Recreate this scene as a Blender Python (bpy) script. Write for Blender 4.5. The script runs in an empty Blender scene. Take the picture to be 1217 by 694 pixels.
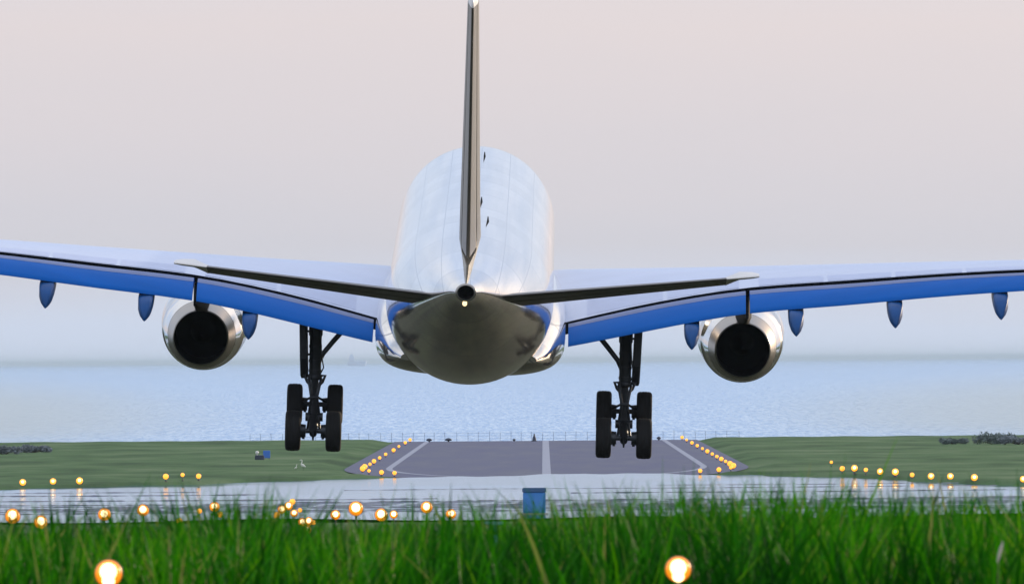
import bpy, math, random
import numpy as np
from mathutils import Vector, Matrix

R = math.radians
random.seed(7)
S = bpy.context.scene
COL = S.collection

# ------------------------------------------------------------------ camera
FPX = 13760.0                      # focal length in photo pixels (1217 wide)
CAM_Z = 9.0
cam = bpy.data.cameras.new('camera')
cam.sensor_width = 36.0
cam.lens = 36.0 * FPX / 1217.0
cam.clip_start = 1.0
cam.clip_end = 200000.0
cam.dof.use_dof = True
cam.dof.focus_distance = 395.0
cam.dof.aperture_fstop = 24.0
cam_o = bpy.data.objects.new('camera', cam)
COL.objects.link(cam_o)
pan = math.atan(36.5 / FPX)
tilt = math.atan(82.0 / FPX)
CM = Matrix.Rotation(pan, 4, 'Z') @ Matrix.Rotation(math.pi / 2 + tilt, 4, 'X') @ Matrix.Rotation(R(-0.42), 4, 'Z')
CM.translation = (0, 0, CAM_Z)
cam_o.matrix_world = CM
S.camera = cam_o
CR = CM.to_3x3()


def at(px, py, dist):
    """World point seen at photo pixel (px, py) at world distance dist along +Y."""
    d = CR @ Vector(((px - 608.5) / FPX, (347.0 - py) / FPX, -1.0))
    d *= dist / d.y
    return Vector((d.x, d.y, d.z + CAM_Z))


# ------------------------------------------------------------------ world, sun, exposure
SUN_EL, SUN_AZ = R(12.0), R(42.0)          # azimuth measured from +Y towards +X
W = bpy.data.worlds.new('World')
S.world = W
W.use_nodes = True
wn, wl = W.node_tree.nodes, W.node_tree.links
wn.clear()
w_out = wn.new('ShaderNodeOutputWorld')
w_bg = wn.new('ShaderNodeBackground')
w_bg.inputs['Strength'].default_value = 0.1
sky = wn.new('ShaderNodeTexSky')
sky.sky_type = 'NISHITA'
sky.sun_disc = False
sky.sun_elevation = SUN_EL
sky.sun_rotation = SUN_AZ
sky.air_density = 1.4
sky.dust_density = 2.5
tc = wn.new('ShaderNodeTexCoord')
sep = wn.new('ShaderNodeSeparateXYZ')
wl.new(tc.outputs['Generated'], sep.inputs[0])
# thin overcast: colour follows elevation, a little uneven
mp = wn.new('ShaderNodeMapping')
mp.inputs['Scale'].default_value = (9, 9, 60)
wl.new(tc.outputs['Generated'], mp.inputs[0])
nz = wn.new('ShaderNodeTexNoise')
nz.inputs['Scale'].default_value = 3.0
nz.inputs['Detail'].default_value = 4.0
wl.new(mp.outputs[0], nz.inputs[0])
ma = wn.new('ShaderNodeMath'); ma.operation = 'MULTIPLY_ADD'
ma.inputs[1].default_value = 0.006
wl.new(nz.outputs['Fac'], ma.inputs[0])
wl.new(sep.outputs['Z'], ma.inputs[2])
ramp = wn.new('ShaderNodeValToRGB')
mr = wn.new('ShaderNodeMapRange')
mr.inputs['From Min'].default_value = 0.0
mr.inputs['From Max'].default_value = 1.0
pw = wn.new('ShaderNodeMath'); pw.operation = 'POWER'; pw.inputs[1].default_value = 0.4
wl.new(ma.outputs[0], mr.inputs['Value'])
wl.new(mr.outputs[0], pw.inputs[0])
wl.new(pw.outputs[0], ramp.inputs[0])
SKY = [(0.0, (6.9, 8.4, 10.8)), (0.006, (6.9, 7.85, 9.7)), (0.013, (6.9, 7.1, 8.0)), (0.033, (8.1, 7.6, 8.05)),
       (0.06, (6.6, 7.6, 9.5)), (0.35, (5.2, 7.0, 10.2)), (1.0, (4.4, 6.6, 10.5))]
el = ramp.color_ramp.elements
while len(el) < len(SKY):
    el.new(0.5)
for e, (z, c) in zip(el, SKY):
    e.position = z ** 0.4
    e.color = (c[0] / 12, c[1] / 12, c[2] / 12, 1)
sc10 = wn.new('ShaderNodeVectorMath'); sc10.operation = 'SCALE'; sc10.inputs['Scale'].default_value = 12.0
wl.new(ramp.outputs[0], sc10.inputs[0])
mix = wn.new('ShaderNodeMix'); mix.data_type = 'RGBA'
mix.inputs['Factor'].default_value = 0.86
wl.new(sky.outputs[0], mix.inputs['A'])
wl.new(sc10.outputs[0], mix.inputs['B'])
# broken cloud higher up: white banks with bluer gaps
nz2 = wn.new('ShaderNodeTexNoise'); nz2.inputs['Scale'].default_value = 2.3; nz2.inputs['Detail'].default_value = 5.0
wl.new(tc.outputs['Generated'], nz2.inputs[0])
cl = wn.new('ShaderNodeValToRGB')
ce = cl.color_ramp.elements
ce[0].position = 0.38; ce[0].color = (0.55, 0.66, 0.90, 1)
ce[1].position = 0.56; ce[1].color = (1.0, 0.97, 0.96, 1)
wl.new(nz2.outputs['Fac'], cl.inputs[0])
cs = wn.new('ShaderNodeVectorMath'); cs.operation = 'SCALE'; cs.inputs['Scale'].default_value = 10.0
wl.new(cl.outputs[0], cs.inputs[0])
up = wn.new('ShaderNodeMapRange'); up.inputs['From Min'].default_value = 0.05; up.inputs['From Max'].default_value = 0.22
up.inputs['To Max'].default_value = 0.75
wl.new(sep.outputs['Z'], up.inputs['Value'])
cm = wn.new('ShaderNodeMix'); cm.data_type = 'RGBA'
wl.new(up.outputs[0], cm.inputs['Factor']); wl.new(mix.outputs['Result'], cm.inputs['A']); wl.new(cs.outputs[0], cm.inputs['B'])
# warm aureole of the low, veiled sun (to the right, out of the view)
dt = wn.new('ShaderNodeVectorMath'); dt.operation = 'DOT_PRODUCT'
dt.inputs[1].default_value = (math.sin(SUN_AZ) * math.cos(SUN_EL), math.cos(SUN_AZ) * math.cos(SUN_EL), math.sin(SUN_EL))
wl.new(tc.outputs['Generated'], dt.inputs[0])
dm = wn.new('ShaderNodeMath'); dm.operation = 'MAXIMUM'; dm.inputs[1].default_value = 0.0
wl.new(dt.outputs['Value'], dm.inputs[0])
dp = wn.new('ShaderNodeMath'); dp.operation = 'POWER'; dp.inputs[1].default_value = 24.0
wl.new(dm.outputs[0], dp.inputs[0])
ac = wn.new('ShaderNodeVectorMath'); ac.operation = 'SCALE'; ac.inputs[0].default_value = (24.0, 15.5, 8.0)
wl.new(dp.outputs[0], ac.inputs['Scale'])
ad = wn.new('ShaderNodeVectorMath'); ad.operation = 'ADD'
wl.new(cm.outputs['Result'], ad.inputs[0]); wl.new(ac.outputs[0], ad.inputs[1])
wl.new(ad.outputs[0], w_bg.inputs['Color'])
wl.new(w_bg.outputs[0], w_out.inputs[0])

sun_d = Vector((math.sin(SUN_AZ) * math.cos(SUN_EL), math.cos(SUN_AZ) * math.cos(SUN_EL), math.sin(SUN_EL)))
sun = bpy.data.lights.new('sun', 'SUN')
sun.energy = 2.4
sun.angle = R(0.6)
sun.color = (1.0, 0.80, 0.56)
sun_o = bpy.data.objects.new('sun', sun)
sun_o.rotation_mode = 'QUATERNION'
sun_o.rotation_quaternion = sun_d.to_track_quat('Z', 'Y')
COL.objects.link(sun_o)

S.view_settings.view_transform = 'Standard'
S.view_settings.look = 'None'
S.view_settings.exposure = 0.0
S.view_settings.gamma = 1.0
S.view_settings.use_curve_mapping = False
S.cycles.max_bounces = 8
S.cycles.volume_bounces = 0
S.cycles.use_denoising = True


# ------------------------------------------------------------------ helpers
class MB:
    """Collects polygons; build() links them as one mesh object."""

    def __init__(self):
        self.v, self.f, self.m, self.sm = [], [], [], []

    def quadgrid(self, rings, close=False, mi=0, smooth=True, flip=False):
        b, n = len(self.v), len(rings[0])
        for r in rings:
            self.v += [tuple(p) for p in r]
        for i in range(len(rings) - 1):
            for j in range(n if close else n - 1):
                k = (j + 1) % n
                q = (b + i * n + j, b + i * n + k, b + (i + 1) * n + k, b + (i + 1) * n + j)
                self.f.append(q[::-1] if flip else q)
                self.m.append(mi); self.sm.append(smooth)

    def poly(self, pts, mi=0, smooth=False):
        b = len(self.v)
        self.v += [tuple(p) for p in pts]
        self.f.append(tuple(range(b, b + len(pts))))
        self.m.append(mi); self.sm.append(smooth)

    def loft(self, rings, mi=0, caps=True, smooth=True):
        self.quadgrid(rings, True, mi, smooth)
        if caps:
            self.poly(rings[0][::-1], mi)
            self.poly(rings[-1], mi)

    def tube(self, pts, rad, n=12, mi=0, caps=True):
        pts = [Vector(p) for p in pts]
        if not hasattr(rad, '__len__'):
            rad = [rad] * len(pts)
        rings = []
        up0 = None
        for i, p in enumerate(pts):
            d = (pts[min(i + 1, len(pts) - 1)] - pts[max(i - 1, 0)]).normalized()
            ref = Vector((0, 0, 1)) if abs(d.z) < 0.9 else Vector((1, 0, 0))
            if up0 is not None:
                ref = up0
            a = d.cross(ref).normalized()
            u = a.cross(d).normalized()
            up0 = u
            rings.append([p + rad[i] * (math.cos(t) * a + math.sin(t) * u) for t in [2 * math.pi * k / n for k in range(n)]])
        self.loft(rings, mi, caps)

    def box(self, lo, hi, mi=0, bev=0.0):
        x0, y0, z0 = lo; x1, y1, z1 = hi
        b = min(bev, (x1 - x0) / 3, (y1 - y0) / 3, (z1 - z0) / 3)
        if b <= 0:
            c = [(x0, y0), (x1, y0), (x1, y1), (x0, y1)]
            self.loft([[(x, y, z0) for x, y in c], [(x, y, z1) for x, y in c]], mi, True, False)
            return
        c0 = [(x0 + b, y0), (x1 - b, y0), (x1, y0 + b), (x1, y1 - b), (x1 - b, y1), (x0 + b, y1), (x0, y1 - b), (x0, y0 + b)]
        cx, cy = (x0 + x1) / 2, (y0 + y1) / 2
        fx, fy = 1 - 2 * b / (x1 - x0), 1 - 2 * b / (y1 - y0)
        ci = [(cx + (x - cx) * fx, cy + (y - cy) * fy) for x, y in c0]
        self.loft([[(x, y, z0) for x, y in ci], [(x, y, z0 + b) for x, y in c0],
                   [(x, y, z1 - b) for x, y in c0], [(x, y, z1) for x, y in ci]], mi, True, False)

    def revolve(self, prof, axis='y', c=(0, 0, 0), n=40, mi=0):
        """prof: list of (along, radius)."""
        rings = []
        for a, r in prof:
            ring = []
            for k in range(n):
                t = 2 * math.pi * k / n
                p = {'y': (r * math.cos(t), a, r * math.sin(t)), 'x': (a, r * math.cos(t), r * math.sin(t)),
                     'z': (r * math.cos(t), r * math.sin(t), a)}[axis]
                ring.append((c[0] + p[0], c[1] + p[1], c[2] + p[2]))
            rings.append(ring)
        self.quadgrid(rings, True, mi, True)

    def build(self, name, mats, parent=None, recalc=True):
        me = bpy.data.meshes.new(name)
        me.from_pydata(self.v, [], self.f)
        for m in (mats if isinstance(mats, (list, tuple)) else [mats]):
            me.materials.append(m)
        me.polygons.foreach_set('material_index', self.m)
        me.polygons.foreach_set('use_smooth', self.sm)
        if recalc:
            import bmesh
            bm = bmesh.new(); bm.from_mesh(me)
            bmesh.ops.recalc_face_normals(bm, faces=bm.faces)
            bm.to_mesh(me); bm.free()
        o = bpy.data.objects.new(name, me)
        COL.objects.link(o)
        if parent is not None:
            o.parent = parent
        return o


def empty(name, loc=(0, 0, 0)):
    o = bpy.data.objects.new(name, None)
    o.empty_display_size = 0.3
    o.location = loc
    COL.objects.link(o)
    return o


def tag(o, label=None, cat=None, group=None, kind=None):
    if label: o['label'] = label
    if cat: o['category'] = cat
    if group: o['group'] = group
    if kind: o['kind'] = kind
    return o


def copy_tree(o, parent=None):
    c = o.copy(); COL.objects.link(c); c.parent = parent
    for ch in list(o.children):
        copy_tree(ch, c)
    return c


def lerp(tab, x):
    return float(np.interp(x, [t[0] for t in tab], [t[1] for t in tab]))


def smooth_tab(tab, x):
    """Catmull-Rom through the table's points."""
    xs = [t[0] for t in tab]
    if x <= xs[0]: return tab[0][1]
    if x >= xs[-1]: return tab[-1][1]
    i = max(k for k in range(len(xs) - 1) if xs[k] <= x)
    h = xs[i + 1] - xs[i]
    t = (x - xs[i]) / h
    def m(k):
        if k == 0: return (tab[1][1] - tab[0][1]) / (xs[1] - xs[0])
        if k == len(xs) - 1: return (tab[-1][1] - tab[-2][1]) / (xs[-1] - xs[-2])
        return (tab[k + 1][1] - tab[k - 1][1]) / (xs[k + 1] - xs[k - 1])
    t2, t3 = t * t, t ** 3
    return ((2 * t3 - 3 * t2 + 1) * tab[i][1] + (t3 - 2 * t2 + t) * h * m(i)
            + (-2 * t3 + 3 * t2) * tab[i + 1][1] + (t3 - t2) * h * m(i + 1))


def mat(name, base, rough=0.5, metal=0.0, coat=0.0, spec=0.5, var=0.0, vscale=1.0, bump=0.0, bscale=20.0, stretch=(1, 1, 1),
        emit=None, estr=0.0, coatr=0.05, rvar=0.0):
    m = bpy.data.materials.new(name)
    m.use_nodes = True
    n, l = m.node_tree.nodes, m.node_tree.links
    p = n['Principled BSDF']
    p.inputs['Base Color'].default_value = (*base, 1)
    p.inputs['Roughness'].default_value = rough
    p.inputs['Metallic'].default_value = metal
    p.inputs['Coat Weight'].default_value = coat
    p.inputs['Coat Roughness'].default_value = coatr
    p.inputs['Specular IOR Level'].default_value = spec
    if emit:
        p.inputs['Emission Color'].default_value = (*emit, 1)
        p.inputs['Emission Strength'].default_value = estr
    if var or bump or rvar:
        t = n.new('ShaderNodeTexCoord'); mp_ = n.new('ShaderNodeMapping')
        mp_.inputs['Scale'].default_value = stretch
        l.new(t.outputs['Object'], mp_.inputs[0])
    if var or rvar:
        z = n.new('ShaderNodeTexNoise'); z.inputs['Scale'].default_value = vscale; z.inputs['Detail'].default_value = 6
        l.new(mp_.outputs[0], z.inputs[0])
    if var:
        mx = n.new('ShaderNodeMix'); mx.data_type = 'RGBA'
        mx.inputs['A'].default_value = (*[c * (1 - var) for c in base], 1)
        mx.inputs['B'].default_value = (*[min(1, c * (1 + var)) for c in base], 1)
        l.new(z.outputs['Fac'], mx.inputs['Factor'])
        l.new(mx.outputs['Result'], p.inputs['Base Color'])
    if rvar:
        r_ = n.new('ShaderNodeMapRange'); r_.inputs['To Min'].default_value = max(0.02, rough - rvar); r_.inputs['To Max'].default_value = rough + rvar
        l.new(z.outputs['Fac'], r_.inputs['Value']); l.new(r_.outputs[0], p.inputs['Roughness'])
    if bump:
        z2 = n.new('ShaderNodeTexNoise'); z2.inputs['Scale'].default_value = bscale; z2.inputs['Detail'].default_value = 4
        l.new(mp_.outputs[0], z2.inputs[0])
        b = n.new('ShaderNodeBump'); b.inputs['Strength'].default_value = bump; b.inputs['Distance'].default_value = 0.05
        l.new(z2.outputs['Fac'], b.inputs['Height']); l.new(b.outputs[0], p.inputs['Normal'])
    return m


# ------------------------------------------------------------------ setting: terrain, runway, mirage sheet, sea
RWX = 0.2                                             # runway axis
MIRAGE_FAR = [(-260, 760), (-90, 790), (-38.7, 826), (-26, 862), (-17.2, 880), (-9, 900), (0, 912), (9, 910), (15.5, 900),
             (22, 872), (27, 840), (32, 812), (60, 790), (260, 760)]


def mirage_far(x):
    return lerp(MIRAGE_FAR, x) + 5 * math.sin(x * 0.31) + 3 * math.sin(x * 0.83 + 1) + 2.0 * math.sin(x * 1.9 + 2)


def smooth01(t):
    t = min(1, max(0, t))
    return t * t * (3 - 2 * t)


def edge_pull(y):
    t = max(0.0, (985 - y) / 80.0)
    return 4.6 * min(1.1, t) ** 2.4


def terrain_z(x, y):
    z = 7.6 * (1 - smooth01((y - 53) / 95.0))
    z += 0.05 * math.sin(x * 0.7 + y * 0.21) * (1 if y < 150 else 0.15)
    if y > 640:
        wf = mirage_far(x)
        if y < wf:
            z -= 0.25 * smooth01((y - 655) / 10.0)
        else:
            side = smooth01((abs(x - RWX) - 17.3 + edge_pull(y)) / 2.0)
            z += (0.30 * smooth01((y - wf) / 3.0) * (0.92 + 0.08 * math.sin(x * 0.9 + y * 0.05))) * side
            z -= 0.05 * (1 - side)
    if y > 1303:
        z -= 4.0 * smooth01((y - 1303) / 8.0)
    return z


xs = sorted(set([-3000, -1500, -800, -400, -250, -160, -110, -80] + [-64 + 1.6 * k for k in range(81)] + [80, 110, 160, 250, 400, 800, 1500, 3000]))
ys = sorted(set([-200, -100, -40] + list(range(0, 165, 5)) + list(range(165, 640, 25)) + list(range(640, 760, 10))
                + [760 + 2.5 * k for k in range(70)] + list(range(935, 1300, 12)) + [1300, 1303, 1305, 1307, 1309, 1311, 1330]))
g = MB()
g.quadgrid([[(x, y, terrain_z(x, y)) for x in xs] for y in ys])


def grass_ground_mat():
    m = bpy.data.materials.new('field_grass')
    m.use_nodes = True
    n, l = m.node_tree.nodes, m.node_tree.links
    p = n['Principled BSDF']
    p.inputs['Roughness'].default_value = 0.9
    p.inputs['Specular IOR Level'].default_value = 0.15
    t = n.new('ShaderNodeTexCoord'); mp_ = n.new('ShaderNodeMapping')
    mp_.inputs['Scale'].default_value = (0.55, 0.16, 1)
    l.new(t.outputs['Object'], mp_.inputs[0])
    z1 = n.new('ShaderNodeTexNoise'); z1.inputs['Scale'].default_value = 0.18; z1.inputs['Detail'].default_value = 8; z1.inputs['Roughness'].default_value = 0.65
    l.new(mp_.outputs[0], z1.inputs[0])
    r = n.new('ShaderNodeValToRGB')
    e = r.color_ramp.elements
    e[0].position = 0.36; e[0].color = (0.016, 0.062, 0.020, 1)
    e[1].position = 0.66; e[1].color = (0.100, 0.165, 0.080, 1)
    k = e.new(0.5); k.color = (0.046, 0.120, 0.040, 1)
    l.new(z1.outputs['Fac'], r.inputs[0])
    sp = n.new('ShaderNodeSeparateXYZ'); l.new(t.outputs['Object'], sp.inputs[0])
    fy = n.new('ShaderNodeMapRange'); fy.inputs['From Min'].default_value = 600; fy.inputs['From Max'].default_value = 660
    l.new(sp.outputs['Y'], fy.inputs['Value'])
    mx = n.new('ShaderNodeMix'); mx.data_type = 'RGBA'
    r2 = n.new('ShaderNodeValToRGB'); e2 = r2.color_ramp.elements        # hidden near field, darkened so the aircraft belly picks up less light
    e2[0].position = 0.3; e2[0].color = (0.012, 0.015, 0.008, 1)
    e2[1].position = 0.75; e2[1].color = (0.033, 0.044, 0.018, 1)
    l.new(z1.outputs['Fac'], r2.inputs[0])
    l.new(fy.outputs[0], mx.inputs['Factor']); l.new(r2.outputs[0], mx.inputs['A']); l.new(r.outputs[0], mx.inputs['B'])
    l.new(mx.outputs['Result'], p.inputs['Base Color'])
    b = n.new('ShaderNodeBump'); b.inputs['Strength'].default_value = 0.5; b.inputs['Distance'].default_value = 0.1
    z2 = n.new('ShaderNodeTexNoise'); z2.inputs['Scale'].default_value = 6
    l.new(t.outputs['Object'], z2.inputs[0])
    l.new(z2.outputs['Fac'], b.inputs['Height']); l.new(b.outputs[0], p.inputs['Normal'])
    return m


ground = g.build('ground', grass_ground_mat(), recalc=False)
tag(ground, kind='structure')

# runway with painted markings
M_asph = mat('asphalt', (0.034, 0.045, 0.120), rough=0.6, spec=0.4, var=0.5, vscale=0.35, stretch=(1, 0.06, 1), rvar=0.15)
M_paint = mat('runway_paint', (0.24, 0.27, 0.37), rough=0.6, var=0.15, vscale=1.2)


def rz(y):
    return 0.03


RY = [888 + 5 * k for k in range(21)] + [1040, 1100, 1160, 1220, 1280, 1303]
rw = MB()
rw.quadgrid([[(RWX + (17.0 - edge_pull(y)) * u, y, 0.03) for u in [-1 + 2 * k / 16 for k in range(17)]] for y in RY])
tag(rw.build('runway', M_asph, recalc=False), kind='structure')


mk = MB()
for sg in (-1, 1):
    mk.quadgrid([[(RWX + sg * (w - 1.25 * edge_pull(y)), y, 0.038) for w in (13.0, 13.55)] for y in RY], flip=sg < 0, smooth=False)
for x0, x1, y0, y1 in ((RWX - 0.35, RWX + 0.35, 890, 1300), ):
    mk.poly([(x0, y0, 0.038), (x1, y0, 0.038), (x1, y1, 0.038), (x0, y1, 0.038)])
tag(mk.build('runway_markings', M_paint, recalc=False), kind='structure')

def water_mat(name, base, rough, scale, strength, dist, stretch, rv=0.0, refl=0.93, tint=(0.76, 0.88, 1.0)):
    m = bpy.data.materials.new(name)
    m.use_nodes = True
    n, l = m.node_tree.nodes, m.node_tree.links
    n.clear()
    out = n.new('ShaderNodeOutputMaterial')
    df = n.new('ShaderNodeBsdfDiffuse'); df.name = 'body'; df.inputs['Color'].default_value = (*base, 1)
    p = n.new('ShaderNodeBsdfGlossy'); p.inputs['Color'].default_value = (*tint, 1); p.inputs['Roughness'].default_value = rough
    mxs = n.new('ShaderNodeMixShader'); mxs.inputs[0].default_value = refl
    l.new(df.outputs[0], mxs.inputs[1]); l.new(p.outputs[0], mxs.inputs[2]); l.new(mxs.outputs[0], out.inputs['Surface'])
    t = n.new('ShaderNodeTexCoord'); mp_ = n.new('ShaderNodeMapping')
    mp_.inputs['Scale'].default_value = stretch
    l.new(t.outputs['Object'], mp_.inputs[0])
    z = n.new('ShaderNodeTexNoise'); z.inputs['Scale'].default_value = scale; z.inputs['Detail'].default_value = 5
    z.inputs['Roughness'].default_value = 0.6
    l.new(mp_.outputs[0], z.inputs[0])
    b = n.new('ShaderNodeBump'); b.inputs['Strength'].default_value = strength; b.inputs['Distance'].default_value = dist
    l.new(z.outputs['Fac'], b.inputs['Height'])
    l.new(b.outputs[0], p.inputs['Normal'])
    if rv:
        z2 = n.new('ShaderNodeTexNoise'); z2.inputs['Scale'].default_value = 0.05; z2.inputs['Detail'].default_value = 3
        l.new(mp_.outputs[0], z2.inputs[0])
        r_ = n.new('ShaderNodeMapRange'); r_.inputs['From Min'].default_value = 0.4; r_.inputs['From Max'].default_value = 0.65
        r_.inputs['To Min'].default_value = rough; r_.inputs['To Max'].default_value = rough + rv
        l.new(z2.outputs['Fac'], r_.inputs['Value']); l.new(r_.outputs[0], p.inputs['Roughness'])
    return m


# added mirror sheet standing in for the heat mirage before the runway
wt = MB()
wx = sorted(set([-260, -200, -150, -110, -80] + [-64 + 0.8 * k for k in range(161)] + [80, 110, 150, 200, 260]))
wt.quadgrid([[(x, 660 + 6 * math.sin(x * 0.3) if j == 0 else mirage_far(x) + 1.5, 0.045) for x in wx] for j in range(2)])
tag(wt.build('mirage_sheet', water_mat('mirage_mirror', (0.12, 0.19, 0.34), 0.035, 0.5, 0.048, 0.3, (0.6, 0.30, 1), 0.09), recalc=False), kind='structure')

# low uneven dark ridges across the mirror sheet
M_ridge = mat('ridge_dark', (0.10, 0.11, 0.16), rough=0.5, var=0.3, vscale=2.0)
for k, (x0, x1, y, h, ph) in enumerate(((1.8, 90, 784, 0.055, 0.3), (-16, 100, 743, 0.075, 1.2), (-90, -7, 757, 0.06, 2.1), (-100, -19, 788, 0.05, 4.0),
                                        (-100, 100, 727, 0.05, 3.3), (-90, 95, 716, 0.07, 5.1), (-80, 90, 703, 0.06, 0.8), (-60, 70, 735, 0.05, 2.6), (-28, 62, 722, 0.06, 3.9), (-70, 18, 711, 0.07, 4.4), (-90, 90, 695, 0.06, 5.6), (-14, 40, 812, 0.035, 1.9), (8, 60, 830, 0.03, 0.9), (-60, -24, 806, 0.04, 2.9))):
    b = MB()
    n = int((x1 - x0) / 0.35)
    r = [[], [], [], []]
    for i in range(n + 1):
        x = x0 + (x1 - x0) * i / n
        hh = 0.045 + h * (0.62 + 0.3 * math.sin(x * 1.3 + ph) + 0.25 * math.sin(x * 3.7 + 2 * ph) + 0.2 * math.sin(x * 9.1 + ph))
        yy = y + 1.2 * math.sin(x * 0.21 + ph)
        w = 0.5 + 0.2 * math.sin(x * 0.9)
        r[0].append((x, yy - w, 0.0)); r[1].append((x, yy - 0.15, hh)); r[2].append((x, yy + 0.15, hh)); r[3].append((x, yy + w, 0.0))
    b.quadgrid(r)
    tag(b.build('dark_ridge', M_ridge, recalc=False), kind='structure')

# sea out to the horizon
sb = MB()
sb.poly([(-30000, 1300, -2.6), (30000, 1300, -2.6), (30000, 110000, -2.6), (-30000, 110000, -2.6)])


def sea_mat():
    m = water_mat('sea_water', (0.10, 0.20, 0.38), 0.22, 1.5, 0.45, 0.5, (0.6, 0.035, 1), refl=0.6, tint=(0.78, 0.89, 1.0))
    n, l = m.node_tree.nodes, m.node_tree.links
    p = n['body']
    t = n.new('ShaderNodeTexCoord'); mp_ = n.new('ShaderNodeMapping')
    mp_.inputs['Scale'].default_value = (1.0, 0.035, 1)
    l.new(t.outputs['Object'], mp_.inputs[0])
    z = n.new('ShaderNodeTexNoise'); z.inputs['Scale'].default_value = 1.3; z.inputs['Detail'].default_value = 7; z.inputs['Roughness'].default_value = 0.7
    l.new(mp_.outputs[0], z.inputs[0])
    r = n.new('ShaderNodeValToRGB')
    e = r.color_ramp.elements
    e[0].position = 0.42; e[0].color = (0.14, 0.30, 0.60, 1)
    e[1].position = 0.60; e[1].color = (0.66, 0.80, 0.97, 1)     # bright flecks paint the sea's sparkle into the colour
    l.new(z.outputs['Fac'], r.inputs[0])
    l.new(r.outputs[0], p.inputs['Color'])
    return m


tag(sb.build('sea', sea_mat(), recalc=False), kind='structure')

# ------------------------------------------------------------------ the airliner
air = empty('airliner')
tag(air, 'large twin-engine passenger jet seen from behind, wheels and flaps down, landing over the airfield', 'airliner')
REF = 28.0                                            # station (metres from the nose) at the object's origin


def L(x, s, z):
    return (x, REF - s, z)


def paint_mat():
    """Glossy pale fuselage paint with fine ring seams and faint lengthwise staining."""
    m = bpy.data.materials.new('fuselage_paint')
    m.use_nodes = True
    n, l = m.node_tree.nodes, m.node_tree.links
    p = n['Principled BSDF']
    p.inputs['Metallic'].default_value = 0.85
    p.inputs['Roughness'].default_value = 0.2
    p.inputs['Coat Weight'].default_value = 0.5
    p.inputs['Coat Roughness'].default_value = 0.08
    t = n.new('ShaderNodeTexCoord')
    sp = n.new('ShaderNodeSeparateXYZ'); l.new(t.outputs['Object'], sp.inputs[0])
    md = n.new('ShaderNodeMath'); md.operation = 'PINGPONG'; md.inputs[1].default_value = 2.65
    l.new(sp.outputs['Y'], md.inputs[0])
    lt = n.new('ShaderNodeMath'); lt.operation = 'LESS_THAN'; lt.inputs[1].default_value = 0.05
    l.new(md.outputs[0], lt.inputs[0])
    mp_ = n.new('ShaderNodeMapping'); mp_.inputs['Scale'].default_value = (1.9, 0.07, 1.9)
    l.new(t.outputs['Object'], mp_.inputs[0])
    z = n.new('ShaderNodeTexNoise'); z.inputs['Scale'].default_value = 1.1; z.inputs['Detail'].default_value = 6
    l.new(mp_.outputs[0], z.inputs[0])
    r = n.new('ShaderNodeValToRGB'); e = r.color_ramp.elements
    e[0].position = 0.34; e[0].color = (0.64, 0.645, 0.65, 1)
    e[1].position = 0.60; e[1].color = (0.97, 0.92, 0.85, 1)
    l.new(z.outputs['Fac'], r.inputs[0])
    # each barrel section a touch different in tone
    fl = n.new('ShaderNodeMath'); fl.operation = 'SNAP'; fl.inputs[1].default_value = 2.65
    l.new(sp.outputs['Y'], fl.inputs[0])
    wnz = n.new('ShaderNodeTexWhiteNoise'); wnz.noise_dimensions = '1D'; l.new(fl.outputs[0], wnz.inputs['W'])
    tn = n.new('ShaderNodeMapRange'); tn.inputs['To Min'].default_value = 0.84; tn.inputs['To Max'].default_value = 1.04
    l.new(wnz.outputs['Value'], tn.inputs['Value'])
    ts = n.new('ShaderNodeVectorMath'); ts.operation = 'SCALE'
    l.new(r.outputs[0], ts.inputs[0]); l.new(tn.outputs[0], ts.inputs['Scale'])
    # lengthwise lap seams at even angles round the barrel
    an = n.new('ShaderNodeMath'); an.operation = 'ARCTAN2'
    l.new(sp.outputs['Z'], an.inputs[0]); l.new(sp.outputs['X'], an.inputs[1])
    ap = n.new('ShaderNodeMath'); ap.operation = 'PINGPONG'; ap.inputs[1].default_value = 0.19
    l.new(an.outputs[0], ap.inputs[0])
    al = n.new('ShaderNodeMath'); al.operation = 'LESS_THAN'; al.inputs[1].default_value = 0.006
    l.new(ap.outputs[0], al.inputs[0])
    mxx = n.new('ShaderNodeMath'); mxx.operation = 'MAXIMUM'
    l.new(lt.outputs[0], mxx.inputs[0]); l.new(al.outputs[0], mxx.inputs[1])
    mx = n.new('ShaderNodeMix'); mx.data_type = 'RGBA'
    mx.inputs['B'].default_value = (0.40, 0.41, 0.44, 1)
    l.new(mxx.outputs[0], mx.inputs['Factor']); l.new(ts.outputs[0], mx.inputs['A'])
    l.new(mx.outputs['Result'], p.inputs['Base Color'])
    rr = n.new('ShaderNodeMapRange'); rr.inputs['To Min'].default_value = 0.05; rr.inputs['To Max'].default_value = 0.16
    l.new(z.outputs['Fac'], rr.inputs['Value']); l.new(rr.outputs[0], p.inputs['Roughness'])
    z2 = n.new('ShaderNodeTexNoise'); z2.inputs['Scale'].default_value = 0.9; z2.inputs['Detail'].default_value = 2
    l.new(t.outputs['Object'], z2.inputs[0])
    b = n.new('ShaderNodeBump'); b.inputs['Strength'].default_value = 0.06; b.inputs['Distance'].default_value = 0.08
    l.new(z2.outputs['Fac'], b.inputs['Height']); l.new(b.outputs[0], p.inputs['Normal'])
    return m


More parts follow.
